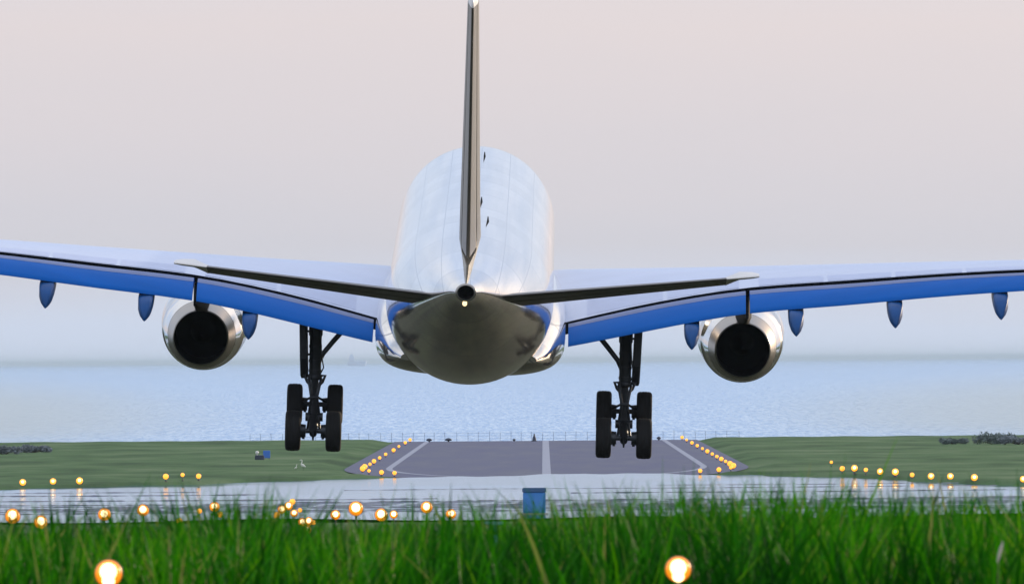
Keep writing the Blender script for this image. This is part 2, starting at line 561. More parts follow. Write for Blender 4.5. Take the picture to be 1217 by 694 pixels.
M_fus = paint_mat()
M_plate = mat('stabiliser_plate_metal', (0.030, 0.032, 0.036), rough=0.75, spec=0.12, var=0.2, vscale=1.2)
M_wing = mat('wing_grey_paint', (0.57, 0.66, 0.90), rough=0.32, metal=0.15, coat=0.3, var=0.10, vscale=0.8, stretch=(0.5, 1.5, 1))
M_slotpylon = mat('slot_shade_pylon_dark', (0.015, 0.016, 0.02), rough=0.8, var=0.2, vscale=3)  # near-black tone paints in the flap slot's shade; also colours the pylons
M_flap = mat('flap_blue', (0.002, 0.125, 0.52), rough=0.5, spec=0.12, var=0.14, vscale=0.9, stretch=(0.4, 2, 1))  # saturated blue base over flaps and ailerons
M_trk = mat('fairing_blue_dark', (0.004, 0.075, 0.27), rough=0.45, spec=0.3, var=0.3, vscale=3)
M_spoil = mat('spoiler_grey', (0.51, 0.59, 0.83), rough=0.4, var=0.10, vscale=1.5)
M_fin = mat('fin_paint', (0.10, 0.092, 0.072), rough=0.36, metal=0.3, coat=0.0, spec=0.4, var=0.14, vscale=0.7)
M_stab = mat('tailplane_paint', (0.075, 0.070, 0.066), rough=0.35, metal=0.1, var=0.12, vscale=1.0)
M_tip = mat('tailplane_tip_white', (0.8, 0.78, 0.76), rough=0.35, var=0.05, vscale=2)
M_nac = mat('nacelle_polished', (0.72, 0.73, 0.75), rough=0.11, metal=1.0, coat=0.2, var=0.12, vscale=1.1, rvar=0.06)
M_noz = mat('nozzle_metal', (0.40, 0.38, 0.36), rough=0.3, metal=0.9, var=0.15, vscale=2)
M_black = mat('exhaust_black', (0.012, 0.012, 0.011), rough=0.85, var=0.3, vscale=3)  # near-black lining of nozzles, plugs and tail outlet
M_strut = mat('gear_steel', (0.05, 0.055, 0.065), rough=0.38, metal=0.5, var=0.25, vscale=6)
M_tyre = mat('tyre_rubber', (0.010, 0.010, 0.011), rough=0.85, var=0.3, vscale=6)
M_hub = mat('wheel_hub_metal', (0.14, 0.14, 0.15), rough=0.45, metal=0.6, var=0.2, vscale=8)
M_taillamp = mat('tail_lamp_glass', (0.9, 0.85, 0.7), rough=0.2, emit=(1.0, 0.75, 0.38), estr=1.6)

# fuselage: (station, half width, top, bottom)
FUS = [(0.0, 0.06, -0.85, -0.97), (0.25, 0.62, -0.30, -1.50), (0.8, 1.15, 0.28, -1.93), (1.6, 1.62, 0.88, -2.22), (3.0, 2.16, 1.62, -2.50),
       (4.6, 2.52, 2.25, -2.68), (6.2, 2.72, 2.62, -2.78), (8.0, 2.81, 2.80, -2.82), (10.5, 2.82, 2.82, -2.82), (18.0, 2.82, 2.82, -2.82),
       (28.0, 2.82, 2.82, -2.82), (36.0, 2.82, 2.82, -2.80), (39.0, 2.81, 2.82, -2.66), (42.0, 2.70, 2.82, -2.30), (45.0, 2.46, 2.81, -1.72),
       (48.0, 2.10, 2.79, -0.98), (50.5, 1.74, 2.77, -0.30), (53.0, 1.32, 2.72, 0.48), (55.0, 0.98, 2.68, 1.10), (56.6, 0.70, 2.64, 1.58),
       (57.6, 0.50, 2.61, 1.86), (58.4, 0.34, 2.58, 2.02)]
FW = [(a, b) for a, b, c, d in FUS]; FT = [(a, c) for a, b, c, d in FUS]; FB = [(a, d) for a, b, c, d in FUS]


def fus_ring(s, n=72, off=0.0, a0=0.0, a1=2 * math.pi, full=True):
    w, t, b = smooth_tab(FW, s) + off, smooth_tab(FT, s) + off, smooth_tab(FB, s) - off
    zc, h = (t + b) / 2, (t - b) / 2
    m = n if full else n + 1
    return [L(w * math.cos(a0 + (a1 - a0) * k / n), s, zc + h * math.sin(a0 + (a1 - a0) * k / n)) for k in range(m)]


fb = MB()
st = [0, .1, .25, .5, .8, 1.2, 1.6, 2.2, 3, 3.8, 4.6, 5.4, 6.2, 7, 8, 9.2] + [10.5 + 1.25 * k for k in range(21)] + [36 + 0.75 * k for k in range(28)] + [57.0, 57.6, 58.0, 58.4]
fb.quadgrid([fus_ring(s) for s in sorted(set(st))], True)
fb.poly(fus_ring(0.0))
fus = fb.build('fuselage', M_fus, air)
# APU exhaust in the tail cone: a dark tube sunk into the end ring
ex = MB()
zc = (2.58 + 2.02) / 2
rings = []
for s, r in ((58.4, 0.34), (58.46, 0.33), (58.46, 0.27), (58.2, 0.26), (57.6, 0.24)):
    rings.append([L(r * math.cos(t), s, zc + r * 0.85 * math.sin(t)) for t in [2 * math.pi * k / 28 for k in range(28)]])
ex.quadgrid(rings[:3], True, 0); ex.quadgrid(rings[2:], True, 1); ex.poly(rings[-1], 1)
ex.build('exhaust_outlet', [M_noz, M_black], air)
tl = MB()
tl.revolve([(-0.10, 0.01), (-0.09, 0.045), (-0.04, 0.07), (0.04, 0.075), (0.3, 0.07)], 'y', L(-0.03, 58.05, 1.90), 18)
tl.build('tail_light', M_taillamp, air)
# small blade antennas on the crown
for s, x in ((12.5, 0.25), (31.0, 0.28), (38.0, 0.55)):
    an = MB()
    z0 = math.sqrt(max(0, 1 - (x / 2.82) ** 2)) * 2.82 - 0.03
    an.loft([[L(x - 0.04, s - 0.25, z0), L(x + 0.04, s - 0.25, z0), L(x + 0.04, s + 0.25, z0), L(x - 0.04, s + 0.25, z0)],
             [L(x - 0.015, s + 0.02, z0 + 0.20), L(x + 0.015, s + 0.02, z0 + 0.20), L(x + 0.015, s + 0.24, z0 + 0.20), L(x - 0.015, s + 0.24, z0 + 0.20)]], smooth=False)
    an.build('antenna', M_plate, air)

# belly fairing: bulges below and beside the wing root
bf = MB()
rings = []
BW = [(15.5, 2.2), (17.5, 2.75), (20, 3.1), (24, 3.25), (30, 3.27), (32.5, 3.22), (34.5, 3.0), (36.2, 2.7), (37.2, 2.3)]
BB = [(15.5, -2.3), (17.5, -2.82), (20, -3.02), (24, -3.1), (30, -3.08), (32.5, -2.98), (34.5, -2.82), (36.2, -2.5), (37.2, -2.1)]
BT = [(15.5, -1.6), (17.5, -0.6), (20, 0.0), (24, 0.2), (30, -0.1), (32.5, -0.5), (34.5, -0.9), (36.2, -1.3), (37.2, -1.7)]
for k in range(36):
    s = 15.5 + (37.2 - 15.5) * k / 35
    w, t, b = smooth_tab(BW, s), smooth_tab(BT, s), smooth_tab(BB, s)
    c, h = (t + b) / 2 - 0.12, None
    ring = []
    for j in range(48):
        a = 2 * math.pi * j / 48
        ca, sa = math.cos(a), math.sin(a)
        e = 2 / 2.9
        px_ = w * abs(ca) ** e * (1 if ca >= 0 else -1)
        hh = (t - c) if sa >= 0 else (c - b)
        ring.append(L(px_, s, c + hh * abs(sa) ** e * (1 if sa >= 0 else -1)))
    rings.append(ring)
bf.loft(rings)
bf.build('belly_fairing', M_fus, air)

# wings -------------------------------------------------------------
W_LE = [(2.5, 18.4), (29.4, 35.0)]
W_GAP = [(2.5, 27.95), (3.4, 28.0), (7.6, 28.3), (9.7, 28.9), (13, 30.0), (16.3, 31.05), (20, 32.5), (29.4, 36.6)]
W_ZC = [(2.5, -0.46), (3.4, -0.35), (7.6, 0.0), (9.7, 0.20), (13, 0.52), (16.3, 0.85), (20, 1.2), (29.4, 2.1)]
W_ZG = [(2.5, -1.78), (3.4, -1.53), (5.5, -0.98), (7.6, -0.51), (9.7, -0.11), (13, 0.31), (16.3, 0.72), (20, 1.12), (29.4, 2.08)]
W_T = [(2.5, 1.5), (3.4, 1.35), (7.6, 1.02), (9.7, 0.85), (16.3, 0.56), (20, 0.47), (29.4, 0.22)]
F_TE = [(2.5, 30.3), (3.4, 30.3), (7.6, 30.55), (9.7, 31.0), (13, 31.95), (16.3, 33.0), (20, 34.3), (29.4, 37.6)]
F_ZT = [(2.5, -2.3), (3.4, -2.17), (7.6, -1.22), (9.7, -0.80), (13, -0.35), (16.3, 0.13), (20, 0.60), (29.4, 1.85)]


def wing_section(x, sg):
    sl, s_g, zc_, zg, t = lerp(W_LE, x), smooth_tab(W_GAP, x), smooth_tab(W_ZC, x), smooth_tab(W_ZG, x), lerp(W_T, x)
    c = s_g - sl
    sc = sl + 0.30 * c
    zl = zc_ - 0.56 * t
    up, lo = [], []
    for k in range(9):
        v = (k / 8) ** 1.7
        e = math.sqrt(1 - (1 - v) ** 2)
        up.append((sl + (sc - sl) * v, zl + (zc_ - zl) * e))
        lo.append((sl + (sc - sl) * v, zl - 0.44 * t * e))
    tg = max(0.10, 0.34 * t)
    for k in range(1, 11):
        w = k / 10
        up.append((sc + (s_g - sc) * w, zc_ - (zc_ - zg) * w ** 1.7))
        lo.append((sc + (s_g - 0.35 - sc) * w, (zl - 0.44 * t) + (zg - tg - zl + 0.44 * t) * w ** 1.4))
    return [L(sg * x, s, z) for s, z in up], [L(sg * x, s, z) for s, z in lo]


def flap_section(x, sg, le_drop=0.25):
    s0, z0 = smooth_tab(W_GAP, x) - 0.10, smooth_tab(W_ZG, x) - le_drop
    s1, z1 = smooth_tab(F_TE, x), smooth_tab(F_ZT, x)
    d = Vector((s1 - s0, z1 - z0)); c = d.length; d.normalize()
    nrm = Vector((-d.y, d.x))
    nrm = nrm if nrm.y > 0 else -nrm
    th, cb = 0.13 * c, 0.085 * c
    up, lo = [], []
    for k in range(13):
        v = (k / 12) ** 1.3
        yt = th * 0.5 * (2.969 * math.sqrt(v) - 1.26 * v - 3.516 * v * v + 2.843 * v ** 3 - 1.036 * v ** 4) * 1.0
        cm = cb * 4 * v * (1 - v)
        p = Vector((s0, z0)) + d * (c * v) + nrm * cm
        up.append(p + nrm * (yt + 0.006)); lo.append(p - nrm * (yt + 0.006))
    ring = up + lo[::-1]
    return [L(sg * x, p.x, p.y) for p in ring]


def pylon_z(x, s):
    """approximate underside height of the wing at (x, s)"""
    sl, s_g = lerp(W_LE, x), smooth_tab(W_GAP, x)
    return smooth_tab(W_ZC, x) - lerp(W_T, x) * (1.0 - 0.5 * max(0, min(1, (s - sl) / (s_g - sl))))


def build_wing(sg):
    X = [2.5, 3.0, 3.4, 4.4, 5.5, 6.5, 7.6, 8.6, 9.7, 11, 12, 13, 14.6, 16.3, 18, 20, 22.5, 25, 27.5, 29.0, 29.4]
    b = MB()
    secs = [wing_section(x, sg) for x in X]
    b.quadgrid([u for u, _ in secs]); b.quadgrid([l_ for _, l_ in secs])
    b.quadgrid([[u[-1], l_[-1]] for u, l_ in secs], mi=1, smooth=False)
    b.poly(secs[-1][0] + secs[-1][1][::-1][:-1])
    wing = b.build('wing', [M_wing, M_slotpylon], air)
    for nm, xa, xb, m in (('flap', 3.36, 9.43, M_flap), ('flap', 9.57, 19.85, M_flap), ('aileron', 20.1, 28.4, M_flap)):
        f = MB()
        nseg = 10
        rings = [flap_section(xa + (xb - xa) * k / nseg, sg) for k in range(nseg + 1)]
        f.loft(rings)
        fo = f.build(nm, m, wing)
        if nm == 'flap':                              # grey-blue band along the flap nose, 6 mm proud
            g2 = MB()
            up6 = []
            for r_ in rings:
                a6 = [Vector(p) for p in r_[2:8]]
                up6.append([p + Vector((0, -0.003, 0.006)) for p in a6])
            g2.quadgrid(up6)
            band_parts.append((g2, wing))
    # spoiler panels on the rear upper skin, 8 mm proud
    for xa, xb in ((4.0, 6.6), (6.75, 9.2), (9.9, 12.1), (12.25, 14.4), (14.55, 16.8), (16.95, 19.4)):
        sp_ = MB()
        rg = []
        for k in range(5):
            x = xa + (xb - xa) * k / 4
            u = wing_section(x, sg)[0]
            rg.append([(p[0], p[1], p[2] + 0.008) for p in (u[15], u[16], u[17])] + [(u[17][0], u[17][1] * 0.25 + u[18][1] * 0.75, u[17][2] * 0.25 + u[18][2] * 0.75 + 0.008)])
        sp_.quadgrid(rg)
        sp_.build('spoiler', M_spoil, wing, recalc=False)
    # flap track fairings
    for x in (7.6, 11.15, 14.5, 18.05):
        s_te, z_te, s_g = smooth_tab(F_TE, x), smooth_tab(F_ZT, x), smooth_tab(W_GAP, x)
        zu = pylon_z(x, s_g)
        f = MB()
        rings = []
        for s, top, bot, w in ((s_g - 3.0, zu + 0.1, zu - 0.05, 0.05), (s_g - 2.2, zu + 0.1, zu - 0.38, 0.17), (s_g - 1.0, zu + 0.1, zu - 0.62, 0.235),
                               (s_g + 0.2, min(zu - 0.1, smooth_tab(W_ZG, x) - 0.6), z_te - 0.60, 0.25), (s_te - 0.9, z_te + 0.02, z_te - 0.72, 0.26), (s_te - 0.1, z_te - 0.06, z_te - 0.80, 0.258),
                               (s_te + 0.30, z_te - 0.14, z_te - 0.83, 0.245), (s_te + 0.65, z_te - 0.30, z_te - 0.85, 0.20), (s_te + 0.9, z_te - 0.55, z_te - 0.855, 0.10), (s_te + 0.96, z_te - 0.72, z_te - 0.856, 0.03)):
            h = top - bot
            prof = [(-0.9, 1.0), (-1, 0.9), (-1, 0.48), (-0.8, 0.27), (-0.45, 0.1), (0, 0.0), (0.45, 0.1), (0.8, 0.27), (1, 0.48), (1, 0.9), (0.9, 1.0), (0.5, 1.03), (-0.5, 1.03)]
            rings.append([L(sg * x + w * u, s, bot + h * v) for u, v in prof])
        f.quadgrid(rings, True, 0)
        f.poly(rings[0]); f.poly(rings[-1])
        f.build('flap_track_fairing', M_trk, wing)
    return wing


band_parts = []
wings = [build_wing(sg) for sg in (-1, 1)]
M_band = mat('flap_band_grey', (0.10, 0.16, 0.38), rough=0.45, var=0.35, vscale=2.5, stretch=(0.5, 2, 1))
for g2, w_ in band_parts:
    g2.build('flap_band', M_band, w_, recalc=False)


# engines -----------------------------------------------------------
def build_engine(sg):
    cx, z0 = sg * 9.5, -2.93

    def prof(p):
        return [(REF - s, r) for s, r in p]
    b = MB()
    c = (cx, 0, z0)
    b.revolve(prof([(21.5, 1.20), (20.6, 1.33), (19.62, 1.432), (19.6, 1.45), (19.56, 1.45), (19.54, 1.44), (18.4, 1.52), (17.2, 1.555), (16.2, 1.54), (15.4, 1.46), (15.05, 1.37), (14.98, 1.31), (15.1, 1.26), (15.8, 1.23), (17.0, 1.25)]), 'y', c, 56)
    e = b.build('engine', M_nac, air)
    nz_ = MB()
    nz_.revolve(prof([(21.5, 1.195), (22.0, 1.11), (22.5, 0.99), (22.62, 0.965), (22.62, 0.935)]), 'y', c, 56, 0)
    nz_.revolve(prof([(22.62, 0.935), (22.2, 0.93), (21.0, 0.98), (19.6, 1.0)]), 'y', c, 56, 1)
    nz_.build('exhaust_nozzle', [M_noz, M_black], e)
    pg = MB()
    pg.revolve(prof([(22.1, 0.01), (21.8, 0.10), (21.2, 0.24), (20.4, 0.40), (19.6, 0.50), (19.5, 1.02)]), 'y', c, 36)
    pg.build('exhaust_plug', M_black, e)
    fn = MB()
    fn.revolve(prof([(16.2, 0.02), (16.5, 0.2), (16.9, 0.36), (17.0, 1.25)]), 'y', c, 36)
    fn.build('fan', M_strut, e)
    py = MB()
    rings = []
    for s, zt, zb, w in ((16.2, z0 + 1.62, z0 + 1.3, 0.10), (17.5, z0 + 1.95, z0 + 1.3, 0.24), (20.0, z0 + 2.35, z0 + 1.1, 0.28), (22.5, pylon_z(9.5, 23) + 0.45, z0 + 0.92, 0.28),
                         (24.5, pylon_z(9.5, 24.5) + 0.45, z0 + 1.1, 0.20), (27.0, pylon_z(9.5, 26.8) + 0.2, z0 + 1.40, 0.10),
                         (28.6, z0 + 2.35, z0 + 1.65, 0.07), (30.3, z0 + 2.05, z0 + 1.85, 0.04)):
        rings.append([L(cx + w * u, s, zb + (zt - zb) * v) for u, v in ((-1, 0.12), (-1, 0.9), (-0.8, 1), (0.8, 1), (1, 0.9), (1, 0.12), (0.6, 0), (-0.6, 0))])
    py.loft(rings)
    py.build('pylon', M_slotpylon, e)


for sg in (-1, 1):
    build_engine(sg)


# tail --------------------------------------------------------------
def foil_ring(c0, c1, thick, n=12, yaxis=None):
    """Closed thin aerofoil from leading point c0 to trailing point c1, thickness along yaxis."""
    c0, c1, yaxis = Vector(c0), Vector(c1), Vector(yaxis)
    up, lo = [], []
    for k in range(n + 1):
        v = (k / n) ** 1.4
        yt = thick * 0.5 * (2.969 * math.sqrt(v) - 1.26 * v - 3.516 * v * v + 2.843 * v ** 3 - 1.0 * v ** 4) + 0.012
        p = c0 + (c1 - c0) * v
        up.append(p + yaxis * yt); lo.append(p - yaxis * yt)
    return up + lo[::-1]


for sg in (-1, 1):
    b, tp, ev = MB(), MB(), MB()
    rings = []
    inc = math.tan(R(7.6))
    for x in (0.7, 1.4, 2.5, 4, 6, 8.55):
        u = (x - 1.2) / 8.3
        s0, s1 = 48.2 + 6.6 * u, 54.0 + 3.0 * u
        z1 = 1.78 + 1.10 * u
        x *= 0.975
        rings.append((x, s0, s1, z1 - inc * (s1 - s0), z1, 0.40 - 0.22 * u))
    main = [foil_ring(L(sg * x, s0, z0), L(sg * x, s0 + 0.70 * (s1 - s0), z0 + 0.70 * (z1 - z0)), t, yaxis=(0, 0, 1)) for x, s0, s1, z0, z1, t in rings]
    # main box: blunt rear closed by the elevator nose
    main = []
    elev = []
    for x, s0, s1, z0, z1, t in rings:
        full = foil_ring(L(sg * x, s0, z0), L(sg * x, s1, z1), t, 20, (0, 0, 1))
        up, lo = full[:21], full[21:]
        main.append(up[:17] + lo[4:])
        elev.append([Vector(p) + Vector((0, -0.012, 0)) for p in (up[16:] + lo[:5])])
    b.loft(main)
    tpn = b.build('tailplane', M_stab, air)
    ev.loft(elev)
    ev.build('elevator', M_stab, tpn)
    tips = []
    for x, k in ((8.55, 1.0), (9.0, 0.95), (9.4, 0.75), (9.62, 0.4)):
        u = (x - 1.2) / 8.3
        s0, s1 = 48.2 + 6.6 * u + (1 - k) * 1.8, 54.0 + 3.0 * u
        z1 = 1.78 + 1.10 * u
        tw = inc * (1.0 if x < 8.6 else 0.35)
        tips.append(foil_ring(L(sg * x * 0.975, s0, z1 - tw * (s1 - s0)), L(sg * x * 0.975, s1, z1), 0.24 * k, 12, (0, 0, 1)))
    tp.loft(tips)
    tp.build('tailplane_tip', M_tip, tpn)

fin, rud = MB(), MB()
mn, rd = [], []
for k in range(13):
    u = k / 12
    z = 2.45 + (11.25 - 2.45) * u
    s0, s1 = 41.6 + 10.6 * u ** 1.0, 52.6 + 3.9 * u
    if u < 0.12:
        s0 -= (0.12 - u) * 28                      # dorsal fillet
    full = foil_ring(L(0, s0, z), L(0, s1, z), 0.70 - 0.36 * u, 20, (1, 0, 0))
    up, lo = full[:21], full[21:]
    mn.append(up[:16] + lo[5:])
    if k == 0:
        zz = 2.86
        full = foil_ring(L(0, 41.6 + 10.6 * 0.047 - 2.0, zz), L(0, 52.6 + 3.9 * 0.047, zz), 0.67, 20, (1, 0, 0))
        up, lo = full[:21], full[21:]
    rd.append([Vector(p) + Vector((0, -0.012, 0)) for p in (up[15:] + lo[:6])])
fin.loft(mn)
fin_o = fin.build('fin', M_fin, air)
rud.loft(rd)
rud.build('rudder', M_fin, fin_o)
fc = MB()
fc.loft([foil_ring(L(0, 52.2, 11.25), L(0, 56.5, 11.25), 0.30, 12, (1, 0, 0)), foil_ring(L(0, 52.6, 11.42), L(0, 56.55, 11.42), 0.24, 12, (1, 0, 0)),
         foil_ring(L(0, 53.6, 11.52), L(0, 56.4, 11.52), 0.10, 12, (1, 0, 0))])
fc.build('fin_tip', M_tip, fin_o)


# main landing gear ---------------------------------------------------
def build_gear(sg):
    gx = sg * 5.36
    zp, spv = -5.07, 28.0                              # bogie pivot
    tiltb = R(22)
    b = MB()
    b.tube([L(gx, 28.0, -1.3), L(gx, 28.0, -2.2), L(gx, 28.0, -2.25), L(gx, 28.0, -3.62)], [0.24, 0.24, 0.21, 0.205], 20)
    b.tube([L(gx, 28.0, -3.55), L(gx, 28.0, -3.60), L(gx, 28.0, -3.72), L(gx, 28.0, -3.76)], [0.20, 0.25, 0.25, 0.19], 20)
    b.tube([L(gx, 28.0, -3.7), L(gx, 28.0, zp + 0.1)], 0.135, 16)
    for zz in (-2.55, -3.05, -3.4):
        b.tube([L(gx, 28.0, zz), L(gx, 28.0, zz - 0.09)], 0.225, 20)
    b.tube([L(gx - 0.16, 28.22, -1.4), L(gx - 0.17, 28.25, -3.5), L(gx - 0.12, 28.2, -4.6)], 0.025, 8)   # hydraulic line
    b.tube([L(gx + 0.14, 28.24, -1.6), L(gx + 0.22, 28.26, -2.9), L(gx + 0.30, 28.28, -3.3), L(gx + 0.15, 28.25, -3.62)], 0.022, 8)
    g_ = b.build('landing_gear', M_strut, air)
    # bogie beam with axles
    bb = MB()
    dy, dz = math.cos(tiltb), math.sin(tiltb)          # forward axle is up
    ax = [(spv - 0.99 * dy, zp + 0.99 * dz * 0.98), (spv + 0.99 * dy, zp - 0.99 * dz)]
    bb.tube([L(gx, ax[0][0] - 0.15, ax[0][1] + 0.07), L(gx, spv, zp), L(gx, ax[1][0] + 0.18, ax[1][1] - 0.08)], [0.14, 0.19, 0.13], 16)
    for s, z in ax:
        bb.tube([L(gx - 0.75, s, z), L(gx + 0.75, s, z)], 0.085, 14)
        for q in (-1, 1):
            bb.tube([L(gx + q * 0.26, s, z), L(gx + q * 0.44, s, z)], [0.22, 0.24], 18)     # brake stack
            bb.tube([L(gx + q * 0.30, s + 0.1, z + 0.20), L(gx + q * 0.34, s + 0.1, z - 0.27)], 0.05, 8)
    bb.tube([L(gx - 0.30, spv, zp + 0.02), L(gx + 0.30, spv, zp + 0.02)], 0.15, 16)
    bb.tube([L(gx, ax[1][0] + 0.2, ax[1][1] + 0.02), L(gx, ax[1][0] + 0.22, ax[1][1] - 0.30)], [0.07, 0.03], 10)
    bb.build('bogie_beam', M_strut, g_)
    # torque links and lugs
    tqm = MB()
    for q in (-1, 1):
        tqm.tube([L(gx + q * 0.22, 28.20, -3.70), L(gx + q * 0.09, 28.62, -4.30), L(gx + q * 0.17, 28.22, -4.86)], [0.05, 0.06, 0.05], 8)
        tqm.tube([L(gx + q * 0.19, 28.0, -3.62), L(gx + q * 0.36, 28.05, -3.60), L(gx + q * 0.27, 28.05, -3.82), L(gx + q * 0.10, 28.0, -4.02)], [0.05, 0.055, 0.05, 0.04], 8)
        tqm.tube([L(gx + q * 0.15, 28.25, -5.0), L(gx + q * 0.21, 28.5, -5.42), L(gx + q * 0.15, 28.8, -5.45)], 0.05, 8)
        tqm.tube([L(gx + q * 0.12, 27.9, -4.38), L(gx + q * 0.46, 27.4, -4.62)], 0.045, 8)
    tqm.tube([L(gx - 0.12, 28.62, -4.30), L(gx + 0.12, 28.62, -4.30)], 0.06, 10)
    tqm.build('torque_link', M_strut, g_)
    # inboard side stay
    sd = MB()
    sd.tube([L(gx - sg * 0.18, 28.0, -2.95), L(gx - sg * 0.62, 27.95, -2.40), L(gx - sg * 1.35, 27.8, -1.55)], [0.085, 0.09, 0.095], 12)
    sd.tube([L(gx - sg * 0.16, 28.0, -3.15), L(gx - sg * 0.30, 28.0, -2.85)], 0.05, 10)
    sd.build('side_stay', M_strut, g_)
    # outboard leg door
    dr = MB()
    xo = gx + sg * 0.42
    out = [(-1.3, -0.35), (-1.3, 0.42), (-3.0, 0.42), (-3.2, 0.30), (-3.72, -0.05), (-3.0, -0.35)]
    rr = []
    for th_ in (-0.14, -0.10, 0.10, 0.14):
        kk = 0.94 if abs(th_) > 0.12 else 1.0
        rr.append([L(xo + sg * (th_ + 0.03 * (z + 2)), 28.0 + y * kk, -2.2 + (z + 2.2) * kk) for z, y in out])
    dr.loft(rr, smooth=False)
    for z in (-2.1, -2.9):
        dr.tube([L(gx, 28.0, z), L(xo, 28.0, z + 0.03)], 0.04, 8)
    dr.build('gear_door', M_strut, g_)
    # wheels
    tyre = [(-0.12, 0.36), (-0.20, 0.40), (-0.25, 0.48), (-0.265, 0.57), (-0.25, 0.64), (-0.205, 0.685), (-0.13, 0.70), (-0.10, 0.688), (-0.07, 0.702), (-0.02, 0.705),
            (0.0, 0.69), (0.02, 0.705), (0.07, 0.702), (0.10, 0.688), (0.13, 0.70), (0.205, 0.685), (0.25, 0.64), (0.265, 0.57), (0.25, 0.48), (0.20, 0.40), (0.12, 0.36)]
    for s, z in ax:
        for q in (-1, 1):
            w = MB()
            c = L(gx + q * 0.70, s, z)
            w.revolve(tyre, 'x', c, 44, 0)
            w.revolve([(-0.14, 0.02), (-0.14, 0.12), (-0.10, 0.16), (-0.12, 0.34), (-0.19, 0.40)], 'x', c, 32, 1)
            w.revolve([(0.14, 0.02), (0.14, 0.12), (0.10, 0.16), (0.12, 0.34), (0.19, 0.40)], 'x', c, 32, 1)
            w.build('wheel', [M_tyre, M_hub], g_)


for sg in (-1, 1):
    build_gear(sg)

air.location = (-2.43, 400.0, 11.98)
air.rotation_euler = (R(5.8), R(1.75), 0)

# ------------------------------------------------------------------ airfield lights
M_lens = mat('amber_lens', (0.8, 0.35, 0.05), rough=0.3, emit=(1.0, 0.25, 0.0), estr=1.1)
M_bulb = mat('lamp_core', (1.0, 0.9, 0.7), rough=0.3, emit=(1.0, 0.72, 0.34), estr=4.5)
M_lensfar = mat('amber_lens_bright', (0.8, 0.4, 0.08), rough=0.3, emit=(1.0, 0.36, 0.03), estr=1.7)
M_post = mat('lamp_post_grey', (0.12, 0.12, 0.12), rough=0.6, metal=0.3, var=0.3, vscale=10)
M_house = mat('lamp_housing_dark', (0.05, 0.05, 0.05), rough=0.5, metal=0.3, var=0.2, vscale=12)


def lamp(name, loc, r, ground_z, label, group, lens=None, two=False, core=0.62, simple=False):
    """Round amber lamp on a stem, facing the approach (towards -Y)."""
    o = empty(name, (loc[0], loc[1], ground_z))
    tag(o, label, 'lamp', group)
    h = loc[2] - ground_z
    s = MB()
    s.tube([(0, r * 0.6, -0.06), (0, r * 0.6, h - r * 0.5)], r * 0.16, 8)
    s.tube([(0, r * 0.6, -0.06), (0, r * 0.6, min(0.08, h * 0.3))], r * 0.5, 10)
    s.build('stem', M_post, o)
    b = MB()
    b.revolve([(r * 0.15, r * 0.98), (r * 0.2, r * 1.05), (r * 0.5, r * 1.05), (r * 1.1, r * 0.7), (r * 1.4, r * 0.3), (r * 1.42, 0.001)], 'y', (0, 0, h), 20)
    b.build('lamp_housing', M_house, o)
    le = MB()
    le.revolve([(r * 0.3, r * 0.96), (0, r * 0.97), (-r * 0.25, r * 0.88), (-r * 0.5, r * 0.62), (-r * 0.58, r * 0.3), (-r * 0.6, 0.001)], 'y', (0, 0, h), 22)
    le.build('lens', lens or M_lens, o)
    if not simple:
        c = MB()
        c.revolve([(-r * 0.38, r * core), (-r * 0.66, r * core * 0.9), (-r * 0.74, r * core * 0.5), (-r * 0.76, 0.001)], 'y', (0, 0, h + r * 0.12), 20)
        if two:
            c.revolve([(-r * 0.38, r * core * 0.72), (-r * 0.66, r * core * 0.62), (-r * 0.72, 0.001)], 'y', (0, 0, h - r * 0.52), 18)  # the lamp's reflection, built as a second glowing core
        c.build('bulb', M_bulb, o)
    return o


# two big lamps at the front of the grass
BIG = [(129, 681, 17.5, 'largest amber lamp low in the grass, the left of the two near ones'),
       (806, 676, 16.5, 'large glowing amber lamp low in the grass, the right of the two near ones')]
for px, py, r, lb in BIG:
    p = at(px, py, 40.0)
    lamp('approach_lamp', p, r * 40 / FPX * 0.92, terrain_z(p.x, p.y), lb, 'approach lamps in the grass', two=True)

